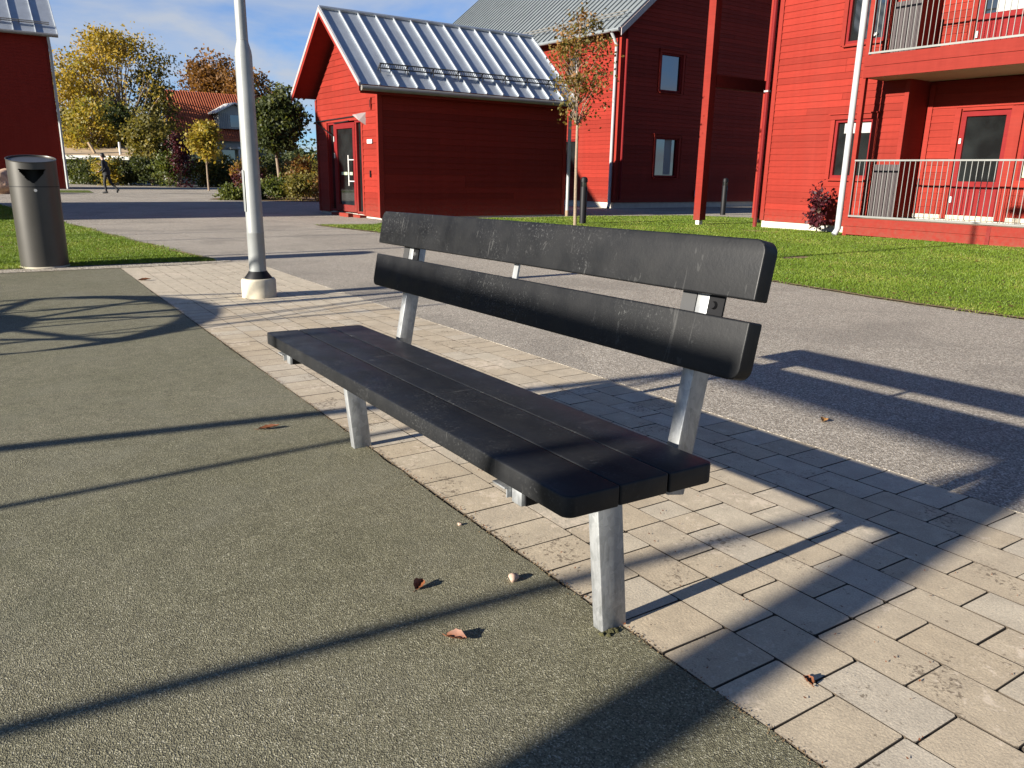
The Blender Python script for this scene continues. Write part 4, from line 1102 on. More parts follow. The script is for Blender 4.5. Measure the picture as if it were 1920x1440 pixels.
# ------------------------------------------------------------------ the bench
def rounded_rect(x0, x1, y0, y1, r, n=6):
    """r: radii for corners (x0y0, x1y0, x1y1, x0y1)"""
    pts = []
    cs = [(x0 + r[0], y0 + r[0], 180), (x1 - r[1], y0 + r[1], 270), (x1 - r[2], y1 - r[2], 0), (x0 + r[3], y1 - r[3], 90)]
    for (cx, cy, a0), rr in zip(cs, r):
        for k in range(n + 1):
            a = rad(a0 + 90 * k / n); pts.append((cx + rr * math.cos(a), cy + rr * math.sin(a)))
    return pts
def plank(name, outline, t, tf, mat, parent, bevel=0.0035):
    mb = MB(); n = len(outline)
    vs = [tf(a, b, 0) for a, b in outline] + [tf(a, b, t) for a, b in outline]
    mb.add(vs, [tuple(range(n))[::-1], tuple(range(n, 2 * n))] + [(i, (i + 1) % n, n + (i + 1) % n, n + i) for i in range(n)])
    o = mb.build(name, mat, parent)
    bm = bmesh.new(); bm.from_mesh(o.data); bmesh.ops.recalc_face_normals(bm, faces=bm.faces)
    ed = [e for e in bm.edges if e.calc_face_angle(0) > 1.0]
    bmesh.ops.bevel(bm, geom=ed, offset=bevel, segments=3, profile=0.5, affect='EDGES')
    bm.to_mesh(o.data); bm.free()
    o.data.polygons.foreach_set('use_smooth', [True] * len(o.data.polygons))
    try: o.data.set_sharp_from_angle(angle=rad(50))
    except Exception: pass
    return o
def park_bench():
    R = thing('park_bench', 'dark grey recycled plastic plank bench on galvanised steel legs, in the foreground', 'bench', (0, 0, 0))
    R.rotation_euler = (0, -0.018, 0)
    L, W, T, ts, ZF = 1.945, 0.3885, 0.044, 0.0137, 0.450
    def seat(a, b, d): return (a, b * math.cos(ts) - d * math.sin(ts), ZF - b * math.sin(ts) - d * math.cos(ts))
    pw = (W - 0.007) / 3
    for i in range(3):
        y0 = i * (pw + 0.0035)
        rr = [0.006] * 4
        if i == 0: rr = [0.022, 0.022, 0.004, 0.004]
        if i == 2: rr = [0.004, 0.004, 0.020, 0.020]
        dx_ = RNG.uniform(-0.002, 0.002)
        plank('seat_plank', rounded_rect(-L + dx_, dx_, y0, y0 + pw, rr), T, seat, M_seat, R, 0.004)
    yb, zb, th, hb, gap, tb = 0.4448, 0.610, 0.1979, 0.1273, 0.0438, 0.0425
    def back(a, s, d): return (a, yb + s * math.sin(th) + d * math.cos(th), zb + s * math.cos(th) - d * math.sin(th))
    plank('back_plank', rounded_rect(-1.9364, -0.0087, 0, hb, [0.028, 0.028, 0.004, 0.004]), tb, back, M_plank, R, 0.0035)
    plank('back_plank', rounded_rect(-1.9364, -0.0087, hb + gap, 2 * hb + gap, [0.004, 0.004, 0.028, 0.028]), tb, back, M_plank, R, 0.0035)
    for lx in (0.1709, 1.699):
        xa, xb = -lx - 0.0374, -lx
        lg = MB(); zt = 0.36
        q = [(0.2456, -0.05, 0.0), (0.2456, 0.0, 0.0)]
        yl = lambda z: 0.2456 - 0.0905 * z
        lg.add([(xa, yl(-.06), -.06), (xb, yl(-.06), -.06), (xb, yl(-.06) + .0723, -.06), (xa, yl(-.06) + .0723, -.06),
                (xa, yl(zt), zt), (xb, yl(zt), zt), (xb, yl(zt) + .0723, zt), (xa, yl(zt) + .0723, zt)],
               [(0, 3, 2, 1), (4, 5, 6, 7), (0, 1, 5, 4), (1, 2, 6, 5), (2, 3, 7, 6), (3, 0, 4, 7)])
        lg.build('leg', M_galv, R, True, 0.004, 2)
        bm_ = MB(); zt2 = ZF - T - 0.006
        bm_.add([(xa, 0.014, zt2 - 0.034), (xb, 0.014, zt2 - 0.034), (xb, 0.47, zt2 - 0.052), (xa, 0.47, zt2 - 0.052),
                 (xa, 0.014, zt2), (xb, 0.014, zt2), (xb, 0.47, zt2 - 0.0075), (xa, 0.47, zt2 - 0.0075)],
                [(0, 3, 2, 1), (4, 5, 6, 7), (0, 1, 5, 4), (1, 2, 6, 5), (2, 3, 7, 6), (3, 0, 4, 7)])
        sb = bm_.build('seat_beam', M_galv, R, True, 0.003, 2)
        an = MB(); an.box(xb + 0.001, xb + 0.034, 0.022, 0.36, zt2 - 0.004, zt2 - 0.0005); an.box(xb + 0.001, xb + 0.005, 0.022, 0.36, zt2 - 0.032, zt2 - 0.0045); an.build('seat_bracket', M_black, R)
        an = MB(); an.box(xa - 0.05, xa - 0.001, -0.002, 0.10, zt2 - 0.004, zt2 - 0.0005); an.box(xa - 0.005, xa - 0.001, 0.004, 0.10, zt2 - 0.024, zt2 - 0.0045); an.build('seat_bracket', M_galv, R)
        pb = MB()
        s0, s1 = -0.305, 2 * hb + gap - 0.012
        c8 = []
        for s in (s0, s1):
            for (xx, d) in ((xa, tb + .001), (xb, tb + .001), (xb, tb + .056), (xa, tb + .056)): c8.append(back(xx, s, d))
        pb.add(c8, [(0, 3, 2, 1), (4, 5, 6, 7), (0, 1, 5, 4), (1, 2, 6, 5), (2, 3, 7, 6), (3, 0, 4, 7)])
        fix_normals(pb.build('back_post', M_galv, R, True, 0.004, 2))
        for (x0, x1, m, bolt) in ((xb + 0.001, xb + 0.046, M_black, True), (xa - 0.046, xa - 0.001, M_darkmetal, False)):
            br = MB(); c8 = []
            for s in (0.012, 2 * hb + gap - 0.016):
                for (xx, d) in ((x0, tb + .001), (x1, tb + .001), (x1, tb + .006), (x0, tb + .006)): c8.append(back(xx, s, d))
            br.add(c8, [(0, 3, 2, 1), (4, 5, 6, 7), (0, 1, 5, 4), (1, 2, 6, 5), (2, 3, 7, 6), (3, 0, 4, 7)])
            b = fix_normals(br.build('back_bracket', m, R))
            if bolt:
                bt = MB(); c = Vector(back((x0 + x1) / 2 - 0.004, hb + gap / 2, tb)); nv = (Vector(back(0, 0, -1)) - Vector(back(0, 0, 0)))
                bt.tube([c, c + nv * 0.006], [0.0095, 0.007], 12); bt.build('bolt', M_bolt if lx > 1 else M_black, b, True)
    ms = MB(); c8 = []
    for s in (0.01, 2 * hb + gap - 0.02):
        for (xx, d) in ((-0.985, tb + .001), (-0.960, tb + .001), (-0.960, tb + .008), (-0.985, tb + .008)): c8.append(back(xx, s, d))
    ms.add(c8, [(0, 3, 2, 1), (4, 5, 6, 7), (0, 1, 5, 4), (1, 2, 6, 5), (2, 3, 7, 6), (3, 0, 4, 7)])
    fix_normals(ms.build('back_strap', M_galv, R))
    msx = MB()
    for k in range(34):
        a = RNG.uniform(0, 6.28); rr = RNG.uniform(0.002, 0.021)
        px_, py_ = -0.172 + 0.006 + rr * math.cos(a) * 0.6, 0.262 + rr * math.sin(a) * 1.3
        sz_ = RNG.uniform(0.3, 0.8); msx.lathe([(0.010 * sz_, -0.01), (0.009 * sz_, 0.003 * sz_), (0.003 * sz_, 0.008 * sz_)], (px_, py_, 0.0), 6)
    msx.build('moss_clump', M_moss, R, True)
park_bench()

# ------------------------------------------------------------------ lamp post
def lamp():
    x, y = -6.063, 1.078
    R = thing('lamp_post', 'galvanised steel lamp post on a round concrete foot, left of the bench', 'lamp post', (x, y, gz(x)))
    cb = MB(); cb.lathe([(0.148, -0.1), (0.150, 0.0), (0.150, 0.150), (0.138, 0.168), (0.1, 0.169)], (0, 0, 0), 32); cb.build('concrete_foot', M_conc, R, True)
    co = MB(); co.lathe([(0.118, 0.1695), (0.116, 0.178), (0.083, 0.222), (0.079, 0.232)], (0, 0, 0), 28); co.build('rubber_collar', M_black, R, True)
    lo = MB(); lo.lathe([(0.074, 0.2), (0.073, 0.56), (0.0735, 0.561), (0.0735, 0.575), (0.072, 0.576), (0.070, 2.02), (0.066, 2.06), (0.048, 2.13), (0.047, 2.14)], (0, 0, 0), 28); lo.build('lower_pole', M_lamppole, R, True)
    dr = MB(); dr.box(-0.03, 0.03, -0.0745, -0.070, 0.75, 1.10); dr.build('service_hatch', M_lamppole, R, True, 0.003)
    hi = MB(); hi.lathe([(0.047, 2.141), (0.034, 4.6), (0.033, 5.0)], (0, 0, 0), 22); hi.build('upper_pole', M_lamppole, R, True)
    hd = MB(); hd.lathe([(0.05, 5.001), (0.06, 5.05), (0.20, 5.09), (0.21, 5.14), (0.12, 5.20), (0.02, 5.22)], (0, 0, 0), 28); hd.build('lamp_head', M_black, R, True)
lamp()

# ------------------------------------------------------------------ litter bin
def litter_bin():
    x, y = -9.60, -0.425
    R = thing('litter_bin', 'tall dark grey metal litter bin with sloped top, on the lawn at left', 'litter bin', (x, y, gz(x) + 0.01), rad(-2))
    r_ = 0.247; H0, SL = 1.205, 0.042
    top = lambda a: H0 - SL * math.cos(a)        # lowest towards +x
    NA, NZ = 128, 96
    vs, fs = [], []
    for j in range(NZ + 1):
        for i in range(NA):
            a = 2 * math.pi * i / NA; t = j / NZ
            z = t * top(a); vs.append((r_ * math.cos(a), r_ * math.sin(a), z))
    def hole(a, z):
        u = (a + 0.03) * r_; zt = 1.095
        w = 0.140
        if abs(u) > w: return False
        if z > zt - 0.01 * (1 - (u / w) ** 2): return False
        lo = zt - 0.150 * (1 - (abs(u) / w) ** 1.5)
        return z > lo
    seam = 0.90
    for j in range(NZ):
        for i in range(NA):
            i2 = (i + 1) % NA
            a = 2 * math.pi * (i + 0.5) / NA
            if a > math.pi: a -= 2 * math.pi
            z = (j + 0.5) / NZ * top(a)
            if hole(a, z): continue
            fs.append((j * NA + i, j * NA + i2, (j + 1) * NA + i2, (j + 1) * NA + i))
    mb = MB(); mb.add(vs, fs); b = mb.build('bin_body', M_bin, R, True)
    ln = MB(); ln.tube([(0, 0, 0.02), (0, 0, 0.93)], 0.226, 40); ln.build('inner_liner', M_black, R, True)
    lv = [(0.238 * math.cos(2 * math.pi * i / 48), 0.238 * math.sin(2 * math.pi * i / 48), top(2 * math.pi * i / 48) - 0.012) for i in range(48)]
    lm = MB(); lm.poly(lv); lm.poly([(p[0], p[1], p[2] - 0.01) for p in lv][::-1]); lm.build('bin_lid', M_bin, R)
    rm = MB(); rm.tube([(r_ * math.cos(2 * math.pi * i / 48), r_ * math.sin(2 * math.pi * i / 48), top(2 * math.pi * i / 48)) for i in range(49)], 0.006, 6, False); rm.build('rim', M_bin, R, True)
    sm = MB(); sm.lathe([(r_ + 0.0012, seam), (r_ + 0.0016, seam + 0.004), (r_ + 0.0012, seam + 0.008)], (0, 0, 0), 64); sm.f = sm.f[:-2]; sm.mi = sm.mi[:-2]; sm.build('door_seam', M_black, R, True)
    lk = MB(); lk.tube([(r_ - 0.004, 0.004, 0.865), (r_ + 0.012, 0.004, 0.865)], 0.016, 14); lk.build('lock', M_offwhite, R, True)
    bs = MB(); bs.lathe([(0.262, -0.02), (0.262, 0.006), (0.25, 0.014)], (0, 0, 0), 40); bs.build('base_ring', M_conc, R, True)
litter_bin()

# ------------------------------------------------------------------ bollard lamps
def bollard(x, y, h, label):
    R = thing('bollard_light', label, 'bollard', (x, y, gz(x)), 0, 'black bollard lights by the houses')
    p = MB(); p.lathe([(0.085, -0.05), (0.085, h - 0.24), (0.082, h - 0.235)], (0, 0, 0), 20); p.build('bollard_post', M_black, R, True)
    l = MB(); l.lathe([(0.070, h - 0.234), (0.070, h - 0.10)], (0, 0, 0), 20); l.build('lens', M_glass, R, True)
    c = MB(); c.lathe([(0.086, h - 0.13), (0.086, h - 0.06), (0.07, h - 0.02), (0.03, h)], (0, 0, 0), 20); c.build('cap', M_black, R, True)
    f_ = MB()
    for a in (0, 2.09, 4.19): f_.beam((0.075 * math.cos(a), 0.075 * math.sin(a), h - 0.234), (0.075 * math.cos(a), 0.075 * math.sin(a), h - 0.13), 0.012, 0.012)
    f_.build('strut', M_black, R)
bollard(-14.66, 11.42, 1.14, 'black bollard light beside the young tree trunk')
bollard(-17.31, 19.315, 1.18, 'black bollard light in front of the shaded wall, right of the porch post')

# ------------------------------------------------------------------ trees
def limb(mb, a, b, ra, rb, rng, bend=0.12, n=5, sides=6):
    a = np.array(a, float); b = np.array(b, float)
    L = np.linalg.norm(b - a); off = rng.normal(0, bend * L, 3); off[2] = abs(off[2]) * 0.6
    P = []
    for i in range(n + 1):
        t = i / n
        P.append(tuple(a * (1 - t) + b * t + off * math.sin(math.pi * t) * 0.6))
    R_ = [ra * (1 - i / n) + rb * (i / n) for i in range(n + 1)]
    mb.tube(P, R_, sides, True); return P
def tree(name, label, base, trunk_h, cc, rad3, clumps, per, leaf, mat, seed, group=None, trunk_r=0.08, bark=None, sigma=0.35, twig=True, surface=0.6, gaps=0.0, clump_sig=None, cat='tree', tintgrad=None):
    rng = np.random.default_rng(seed)
    x, y = base
    R = thing(name, label, cat, (x, y, gz(x)), 0, group)
    mb = MB()
    top = np.array((rng.normal(0, trunk_r), rng.normal(0, trunk_r), trunk_h))
    if trunk_h > 0.05: limb(mb, (0, 0, -0.1), top, trunk_r, trunk_r * 0.72, rng, 0.015, 5, 8)
    C = []; cl = []
    cc = np.array(cc, float); r3 = np.array(rad3, float)
    # leader
    lead = cc + np.array((rng.normal(0, .05), rng.normal(0, .05), r3[2] * 0.75))
    ldp = [np.array(p) for p in limb(mb, top, lead, trunk_r * 0.7, trunk_r * 0.12, rng, 0.03, 6, 6)]
    for i in range(clumps):
        d = rng.normal(size=3); d /= np.linalg.norm(d)
        rr = rng.uniform(0, 1) ** (1 / (1 + 3 * surface))
        p = cc + d * r3 * rr * 0.92
        # pear / egg outline: narrower on top
        cl.append(p)
        if twig:
            h = min(max((p[2] - top[2]) / (lead[2] - top[2] + 1e-6) - 0.25 - rng.uniform(0, 0.15), 0), 0.9)
            s = ldp[int(h * (len(ldp) - 1))]
            limb(mb, s, p, trunk_r * 0.28 * (1 - h * 0.6), trunk_r * 0.06, rng, 0.09, 4, 5)
        s_ = (clump_sig or sigma) * rng.uniform(0.6, 1.3)
        n = int(per * rng.uniform(0.5, 1.4))
        C.append(p + rng.normal(0, 1, (n, 3)) * s_ * np.array((1, 1, 0.75)))
    mb.build('trunk', bark or M_bark, R, True)
    P = np.concatenate(C)
    ct = np.concatenate([np.full(len(c), rng.uniform(-0.22, 0.22)) for c in C])
    t = np.clip(0.5 + ct + rng.normal(0, 0.2, len(P)), 0, 1)
    if tintgrad is not None: t = np.clip(t + tintgrad * ((P[:, 2] - cc[2]) / r3[2]), 0, 1)
    P[:, 2] = np.maximum(P[:, 2], 0.02)
    o = link(bpy.data.objects.new('crown', leaves_mesh('crown', P, leaf, mat, rng, 0.65, t)), R)
    return R
# young street tree in front of the second house
tree('young_tree', 'slender young tree with rust and green autumn leaves beside the shed', (-14.01, 10.69), 2.28, (0.05, 0.0, 3.55), (0.66, 0.66, 1.30), 56, 60, 0.075, M_lf_rust, 3, trunk_r=0.042, bark=M_palebark, sigma=0.15, surface=0.75)
# round dense tree on a pale stem
tree('round_tree', 'dense dark green egg shaped tree on a pale stem, right of the lamp post', (-38.9, 11.2), 1.95, (0, 0, 3.55), (1.22, 1.22, 1.60), 125, 100, 0.19, M_lf_dark, 5, trunk_r=0.085, bark=M_palebark, sigma=0.26, surface=0.45)
T_G = 'autumn trees behind the red houses'
def big_tree():
    rng = np.random.default_rng(21)
    x, y = -77.0, 9.0
    R = thing('autumn_tree', 'huge half bare yellow autumn tree with visible branches, tallest in the background', 'tree', (x, y, gz(x)), 0, T_G)
    mb = MB(); C = []; T_ = []
    limb(mb, (0, 0, -0.2), (0.2, 0.2, 3.0), 0.42, 0.34, rng, 0.02, 5, 8)
    side = np.array((rv.x, rv.y, 0)); side /= np.linalg.norm(side); dep = np.array((fxy.x, fxy.y, 0))
    n = 0
    for i in range(150):
        u = rng.uniform(-1, 1); h = rng.uniform(0.18, 1.0)
        half = 5.6 * math.sqrt(max(0.0, 1 - ((h - 0.42) / 0.60) ** 2))
        u2 = min(u * half + (0.9 * (1 - h)) * -0.8 + 0.5 * h, 3.9 + 0.4 * h)
        w = rng.uniform(-1, 1) * half * 0.7
        p = side * u2 + dep * w + np.array((0, 0, h * 11.9))
        s = np.array((0.2, 0.2, 3.0)) * 1.0 + np.array((0, 0, max(0, p[2] - 5.5) * 0.45)) + side * u2 * 0.15
        if i % 2 == 0: limb(mb, s, p, 0.11 if i % 6 == 0 else 0.06, 0.02, rng, 0.08, 5, 5)
        # dense at the left and low, sparse in the upper middle and right
        dens = 1.0
        if h > 0.42: dens = 0.75 if u < -0.3 or h > 0.84 else 0.16
        if u > 0.45 and h > 0.35: dens *= 0.45
        k = int(250 * dens * rng.uniform(0.5, 1.3))
        C.append(p + rng.normal(0, 0.62, (k, 3)) * np.array((1, 1, 0.7)))
        base_t = 0.75 if h > 0.45 else (0.30 if h < 0.3 else 0.5)
        T_.append(np.clip(base_t + rng.normal(0, 0.15) + rng.normal(0, 0.17, k), 0, 1))
    mb.build('trunk', M_palebark, R, True)
    P = np.concatenate(C); T2 = np.concatenate(T_)
    link(bpy.data.objects.new('crown', leaves_mesh('crown', P, 0.23, M_lf_yel, rng, 0.7, T2)), R)
big_tree()
tree('autumn_tree', 'thin grey green tree with bare twigs, right of the huge yellow tree', (-76.8, 11.9), 3.0, (0, 0, 7.2), (1.9, 1.9, 3.6), 60, 50, 0.26, M_lf_olive, 22, T_G, 0.16, sigma=0.42)
tree('autumn_tree', 'rounded orange tree rising behind the tiled roof', (-97.7, 21.9), 5, (0, 0, 9.6), (3.4, 3.4, 4.4), 110, 90, 0.36, M_lf_orange, 23, T_G, 0.25, sigma=0.65)
tree('autumn_tree', 'orange brown tree behind the round green tree', (-92.6, 24.6), 4, (0, 0, 8.0), (3.2, 3.2, 4.0), 90, 80, 0.36, M_lf_orange, 24, T_G, 0.25, sigma=0.65)
tree('autumn_tree', 'dark green bushy tree in the middle under the yellow crown', (-72.0, 8.0), 1.0, (0, 0, 3.7), (1.7, 1.7, 3.1), 80, 90, 0.24, M_lf_dark, 25, T_G, 0.15, sigma=0.38)
tree('autumn_tree', 'olive green tree at the far left beside the red wall', (-74.2, 4.8), 1.0, (0, 0, 3.0), (2.2, 2.2, 3.2), 70, 90, 0.26, M_lf_olive, 26, T_G, 0.15, sigma=0.45)
tree('autumn_tree', 'golden leaved tree above the low felt roof', (-70.0, 6.0), 1.0, (0, 0, 3.6), (2.0, 2.0, 2.8), 70, 90, 0.24, M_lf_yel, 27, T_G, 0.15, sigma=0.45)
tree('autumn_tree', 'small yellow tree on a thin pale stem left of the lamp post', (-47.5, 9.6), 1.4, (0, 0, 2.75), (0.9, 0.9, 1.3), 46, 60, 0.20, M_lf_yel, 28, T_G, 0.06, M_palebark, sigma=0.26)
tree('autumn_tree', 'large greenish tree behind the hedge in front of the tiled house', (-62.1, 8.9), 0.8, (0, 0, 2.9), (1.6, 1.6, 2.3), 80, 80, 0.22, M_lf_olive, 29, T_G, 0.12, sigma=0.36)
S_G = 'shrubs of the far hedge'
sh = [('yellow green shrub right under the low roof', -64.5, 4.3, 1.0, 1.8, M_lf_green), ('dark shrub left of the walking person', -62.5, 5.2, 1.1, 1.9, M_lf_dark),
      ('yellow shrub behind the walking person', -60.5, 5.9, 0.9, 1.9, M_lf_yel), ('dark green hedge shrub just right of the walking person', -60.5, 7.2, 1.3, 2.1, M_lf_dark),
      ('broad dark hedge shrub under the olive tree', -59.5, 8.4, 1.4, 2.3, M_lf_dark), ('wine red shrub below the white gable', -56.6, 9.9, 0.85, 3.9, M_lf_red),
      ('green hedge shrub in front of the wine red shrub', -57.5, 9.2, 1.1, 2.4, M_lf_green), ('dark hedge shrub under the small yellow tree', -58.0, 11.7, 1.5, 2.1, M_lf_dark),
      ('olive shrub behind the small yellow tree', -57.5, 12.2, 1.2, 2.5, M_lf_olive), ('dark hedge shrub left of the lamp post', -57.4, 13.3, 1.4, 2.0, M_lf_dark),
      ('russet shrub half behind the lamp post', -48.7, 12.2, 1.2, 2.0, M_lf_rust), ('tall dark shrub behind the round tree stem', -49.5, 14.2, 1.5, 2.4, M_lf_dark), ('brown shrub left of the shed', -47.0, 14.9, 1.4, 2.0, M_lf_rust),
      ('green shrub by the left edge of the shed', -44.0, 14.6, 1.3, 1.8, M_lf_olive)]
for i, (lb, x, y, rr, h, m) in enumerate(sh):
    tree('hedge_shrub', lb, (x, y), 0.25, (0, 0, h * 0.5), (rr, rr, h * 0.52), 34, 70, 0.17, m, 50 + i, S_G, 0.04, sigma=0.26, surface=0.3, cat='shrub')
B_G = 'low shrubs in the bark bed'
bed = [('low yellow green shrub at the left tip of the bark bed', -33.0, 7.4, 0.55, 0.5, M_lf_green), ('small green shrub right of the lamp post in the bark bed', -33.6, 8.5, 0.6, 0.6, M_lf_dark), ('leafy green shrub below the round tree', -33.0, 9.3, 0.75, 0.9, M_lf_green),
       ('rounded olive shrub in the bark bed', -32.2, 9.9, 0.7, 1.0, M_lf_olive), ('russet shrub touching the shed corner view', -31.4, 10.6, 0.75, 1.05, M_lf_rust), ('upright orange shrub at the back of the bark bed', -39.0, 12.3, 0.45, 2.0, M_lf_orange), ('dark purple brown shrub behind the lamp post', -38.0, 9.4, 0.7, 1.5, M_lf_red), ('olive shrub at the back of the bark bed', -36.5, 11.6, 0.9, 1.2, M_lf_olive)]
for i, (lb, x, y, rr, h, m) in enumerate(bed):
    tree('low_shrub', lb, (x, y), 0.12, (0, 0, h * 0.5), (rr, rr, h * 0.5), 30, 60, 0.12, m, 80 + i, B_G, 0.03, sigma=0.17, surface=0.3, cat='shrub')
# the purple leaved bush against the right house
tree('purple_bush', 'dark purple leaved bush against the red facade beside the white downpipe', (-9.95, 14.25), 0.15, (0, 0, 0.50), (0.20, 0.16, 0.50), 32, 24, 0.085, M_lf_red, 99, None, 0.015, sigma=0.085, surface=0.6, cat='bush')
# drooping birch twigs above the left house
def birch():
    rng = np.random.default_rng(77)
    x, y = -66.0, 2.2
    R = thing('birch_tree', 'birch with thin drooping twigs behind the left house roof', 'tree', (x, y, gz(x)), 0)
    mb = MB(); limb(mb, (0, 0, 0), (0, -1.2, 15), 0.2, 0.05, rng, 0.02, 6, 8); C = []
    for i in range(46):
        a = rng.uniform(0, 6.28); h = rng.uniform(11, 15.5); e = np.array((math.cos(a) * rng.uniform(.5, 2.2), -1.4 + math.sin(a) * rng.uniform(.4, 1.9), h))
        limb(mb, (0, -1.0, h - 1.5), e, 0.03, 0.012, rng, 0.05, 3, 4)
        for k in range(3):
            q = e + np.array((rng.normal(0, .25), rng.normal(0, .25), -rng.uniform(0.8, 2.6)))
            limb(mb, e, q, 0.012, 0.005, rng, 0.05, 3, 4)
            tt = rng.uniform(0, 1, 10)[:, None]; C.append(e * (1 - tt) + q * tt + rng.normal(0, .06, (10, 3)))
    mb.build('trunk', M_bark, R, True)
    link(bpy.data.objects.new('crown', leaves_mesh('crown', np.concatenate(C), 0.12, M_lf_olive, rng)), R)
birch()
# distant woods
def woods():
    rng = np.random.default_rng(9)
    P = []; T_ = []
    for i in range(420):
        a = rad(180 - 60 + rng.uniform(0, 115)); d = rng.uniform(150, 200)
        p = np.array((CAM[0] + d * math.cos(a), CAM[1] + d * math.sin(a), 0)); h = rng.uniform(2.2, 4.6)
        k = 170; q = rng.normal(0, 1, (k, 3)) * np.array((2.6, 2.6, h * 0.42)) + p + np.array((0, 0, h * 0.42)); q[:, 2] = np.maximum(q[:, 2], -0.2)
        P.append(q); T_.append(np.clip(rng.uniform(.2, .8) + rng.normal(0, .2, k), 0, 1))
    o = link(bpy.data.objects.new('distant_woods', leaves_mesh('distant_woods', np.concatenate(P), 1.0, M_lf_dark, rng, 0.8, np.concatenate(T_))))
    tag(o, 'dark line of far woods on the horizon behind the houses', 'woods', None, 'stuff')
woods()

# ------------------------------------------------------------------ far houses
def tiled_house():
    ang = math.atan2(rv.y, rv.x)
    R = thing('tiled_house', 'white house with red tiled roof and a dormer, far behind the hedge', 'house', (-79.2, 13.6, gz(-79)), rad(96))
    W, D, EZ, RZ = 10.0, 7.0, 4.5, 8.35
    b = MB(); b.box(0.2, W, 0.2, D - 0.2, -0.3, EZ)
    b.add([(0.2, 0.2, EZ), (0.2, D - 0.2, EZ), (0.2, D / 2, RZ - 0.3), (0.4, 0.2, EZ), (0.4, D - 0.2, EZ), (0.4, D / 2, RZ - 0.3)], [(2, 1, 0), (3, 4, 5), (0, 1, 4, 3), (1, 2, 5, 4), (2, 0, 3, 5)])
    fix_normals(b.build('wall', M_whitewall, R))
    rf = MB()
    for s in (0, 1):
        ye = -0.4 if s == 0 else D + 0.4
        p = [(-0.15, ye, EZ - 0.5), (W + 0.3, ye, EZ - 0.5), (W + 0.3, D / 2, RZ), (-0.15, D / 2, RZ)]
        q = [(a[0], a[1], a[2] - 0.2) for a in p]
        rf.add(p + q, [(0, 1, 2, 3), (7, 6, 5, 4), (0, 4, 5, 1), (1, 5, 6, 2), (2, 6, 7, 3), (3, 7, 4, 0)])
    roof = fix_normals(rf.build('roof', M_tile, R))
    tl = MB(); n = 44
    for k in range(n):
        x = -0.1 + k * (W + 0.3) / n
        tl.tube([(x, -0.4, EZ - 0.48), (x, D / 2, RZ + 0.02)], 0.075, 5, False)
    for k in range(10):
        t = k / 10; tl.beam((-0.15, -0.4 + t * (D / 2 + 0.4), EZ - 0.46 + t * (RZ - EZ + 0.5)), (W + 0.3, -0.4 + t * (D / 2 + 0.4), EZ - 0.46 + t * (RZ - EZ + 0.5)), 0.05, 0.05)
    o = tl.build('roof_tiles', M_tile, roof, True); o['kind'] = 'stuff'
    for s in (1, -1):
        v = MB(); y0 = -0.4 if s == 1 else D + 0.4
        v.beam((-0.2, y0, EZ - 0.5), (-0.2, D / 2, RZ), 0.05, 0.3); v.build('barge_board', M_offwhite, R)
    # dormer
    d = MB(); d.box(4.3, 7.4, -0.05, 2.4, 4.95, 6.4); d.add([(4.3, -0.05, 6.4), (7.4, -0.05, 6.4), (5.85, -0.05, 7.15), (4.3, 2.4, 6.4), (7.4, 2.4, 6.4), (5.85, 2.4, 7.15)], [(0, 1, 2), (5, 4, 3), (1, 4, 5, 2), (0, 2, 5, 3)])
    dm = fix_normals(d.build('dormer', M_whitewall, R))
    dr = MB()
    for (x0, x1) in ((3.9, 5.85), (7.8, 5.85)):
        p = [(x0, -0.5, 6.25), (x1, -0.5, 7.25), (x1, 2.6, 7.25), (x0, 2.6, 6.25)]; q = [(a[0], a[1], a[2] + 0.12) for a in p]
        dr.add(p + q, [(0, 1, 2, 3), (7, 6, 5, 4), (0, 4, 5, 1), (1, 5, 6, 2), (2, 6, 7, 3), (3, 7, 4, 0)])
    fix_normals(dr.build('dormer_roof', M_offwhite, dm))
    w = MB(); w.box(5.4, 6.9, -0.09, -0.052, 5.1, 6.2); w.build('dormer_window', M_glass, dm)
    for k in range(5):
        s = MB(); s.box(4.42 + k * 0.18, 4.48 + k * 0.18, -0.085, -0.052, 5.0, 6.35); s.build('cladding_batten', M_greywall, dm)
    for (x, z) in ((0.17, 5.5), (0.17, 3.0)):
        s = MB(); s.box(0.15, 0.19, 2.9, 4.1, z, z + 1.2); s.build('window', M_glass, R)
    for x in (2.0, 4.5, 7.0):
        s = MB(); s.box(x, x + 1.2, 0.16, 0.199, 1.6, 3.0); s.build('window', M_glass, R)
    po = MB(); po.box(5.0, 9.4, -2.6, -0.05, 3.05, 3.25); po.build('porch_roof', M_offwhite, R)
    for x in (5.2, 9.2):
        s = MB(); s.box(x - .08, x + .08, -2.5, -2.34, -0.3, 3.05); s.build('porch_post', M_offwhite, R)
    ch = MB(); ch.box(8.2, 8.8, 3.2, 3.8, 7.5, 9.2); ch.build('chimney', M_tile, R)
tiled_house()
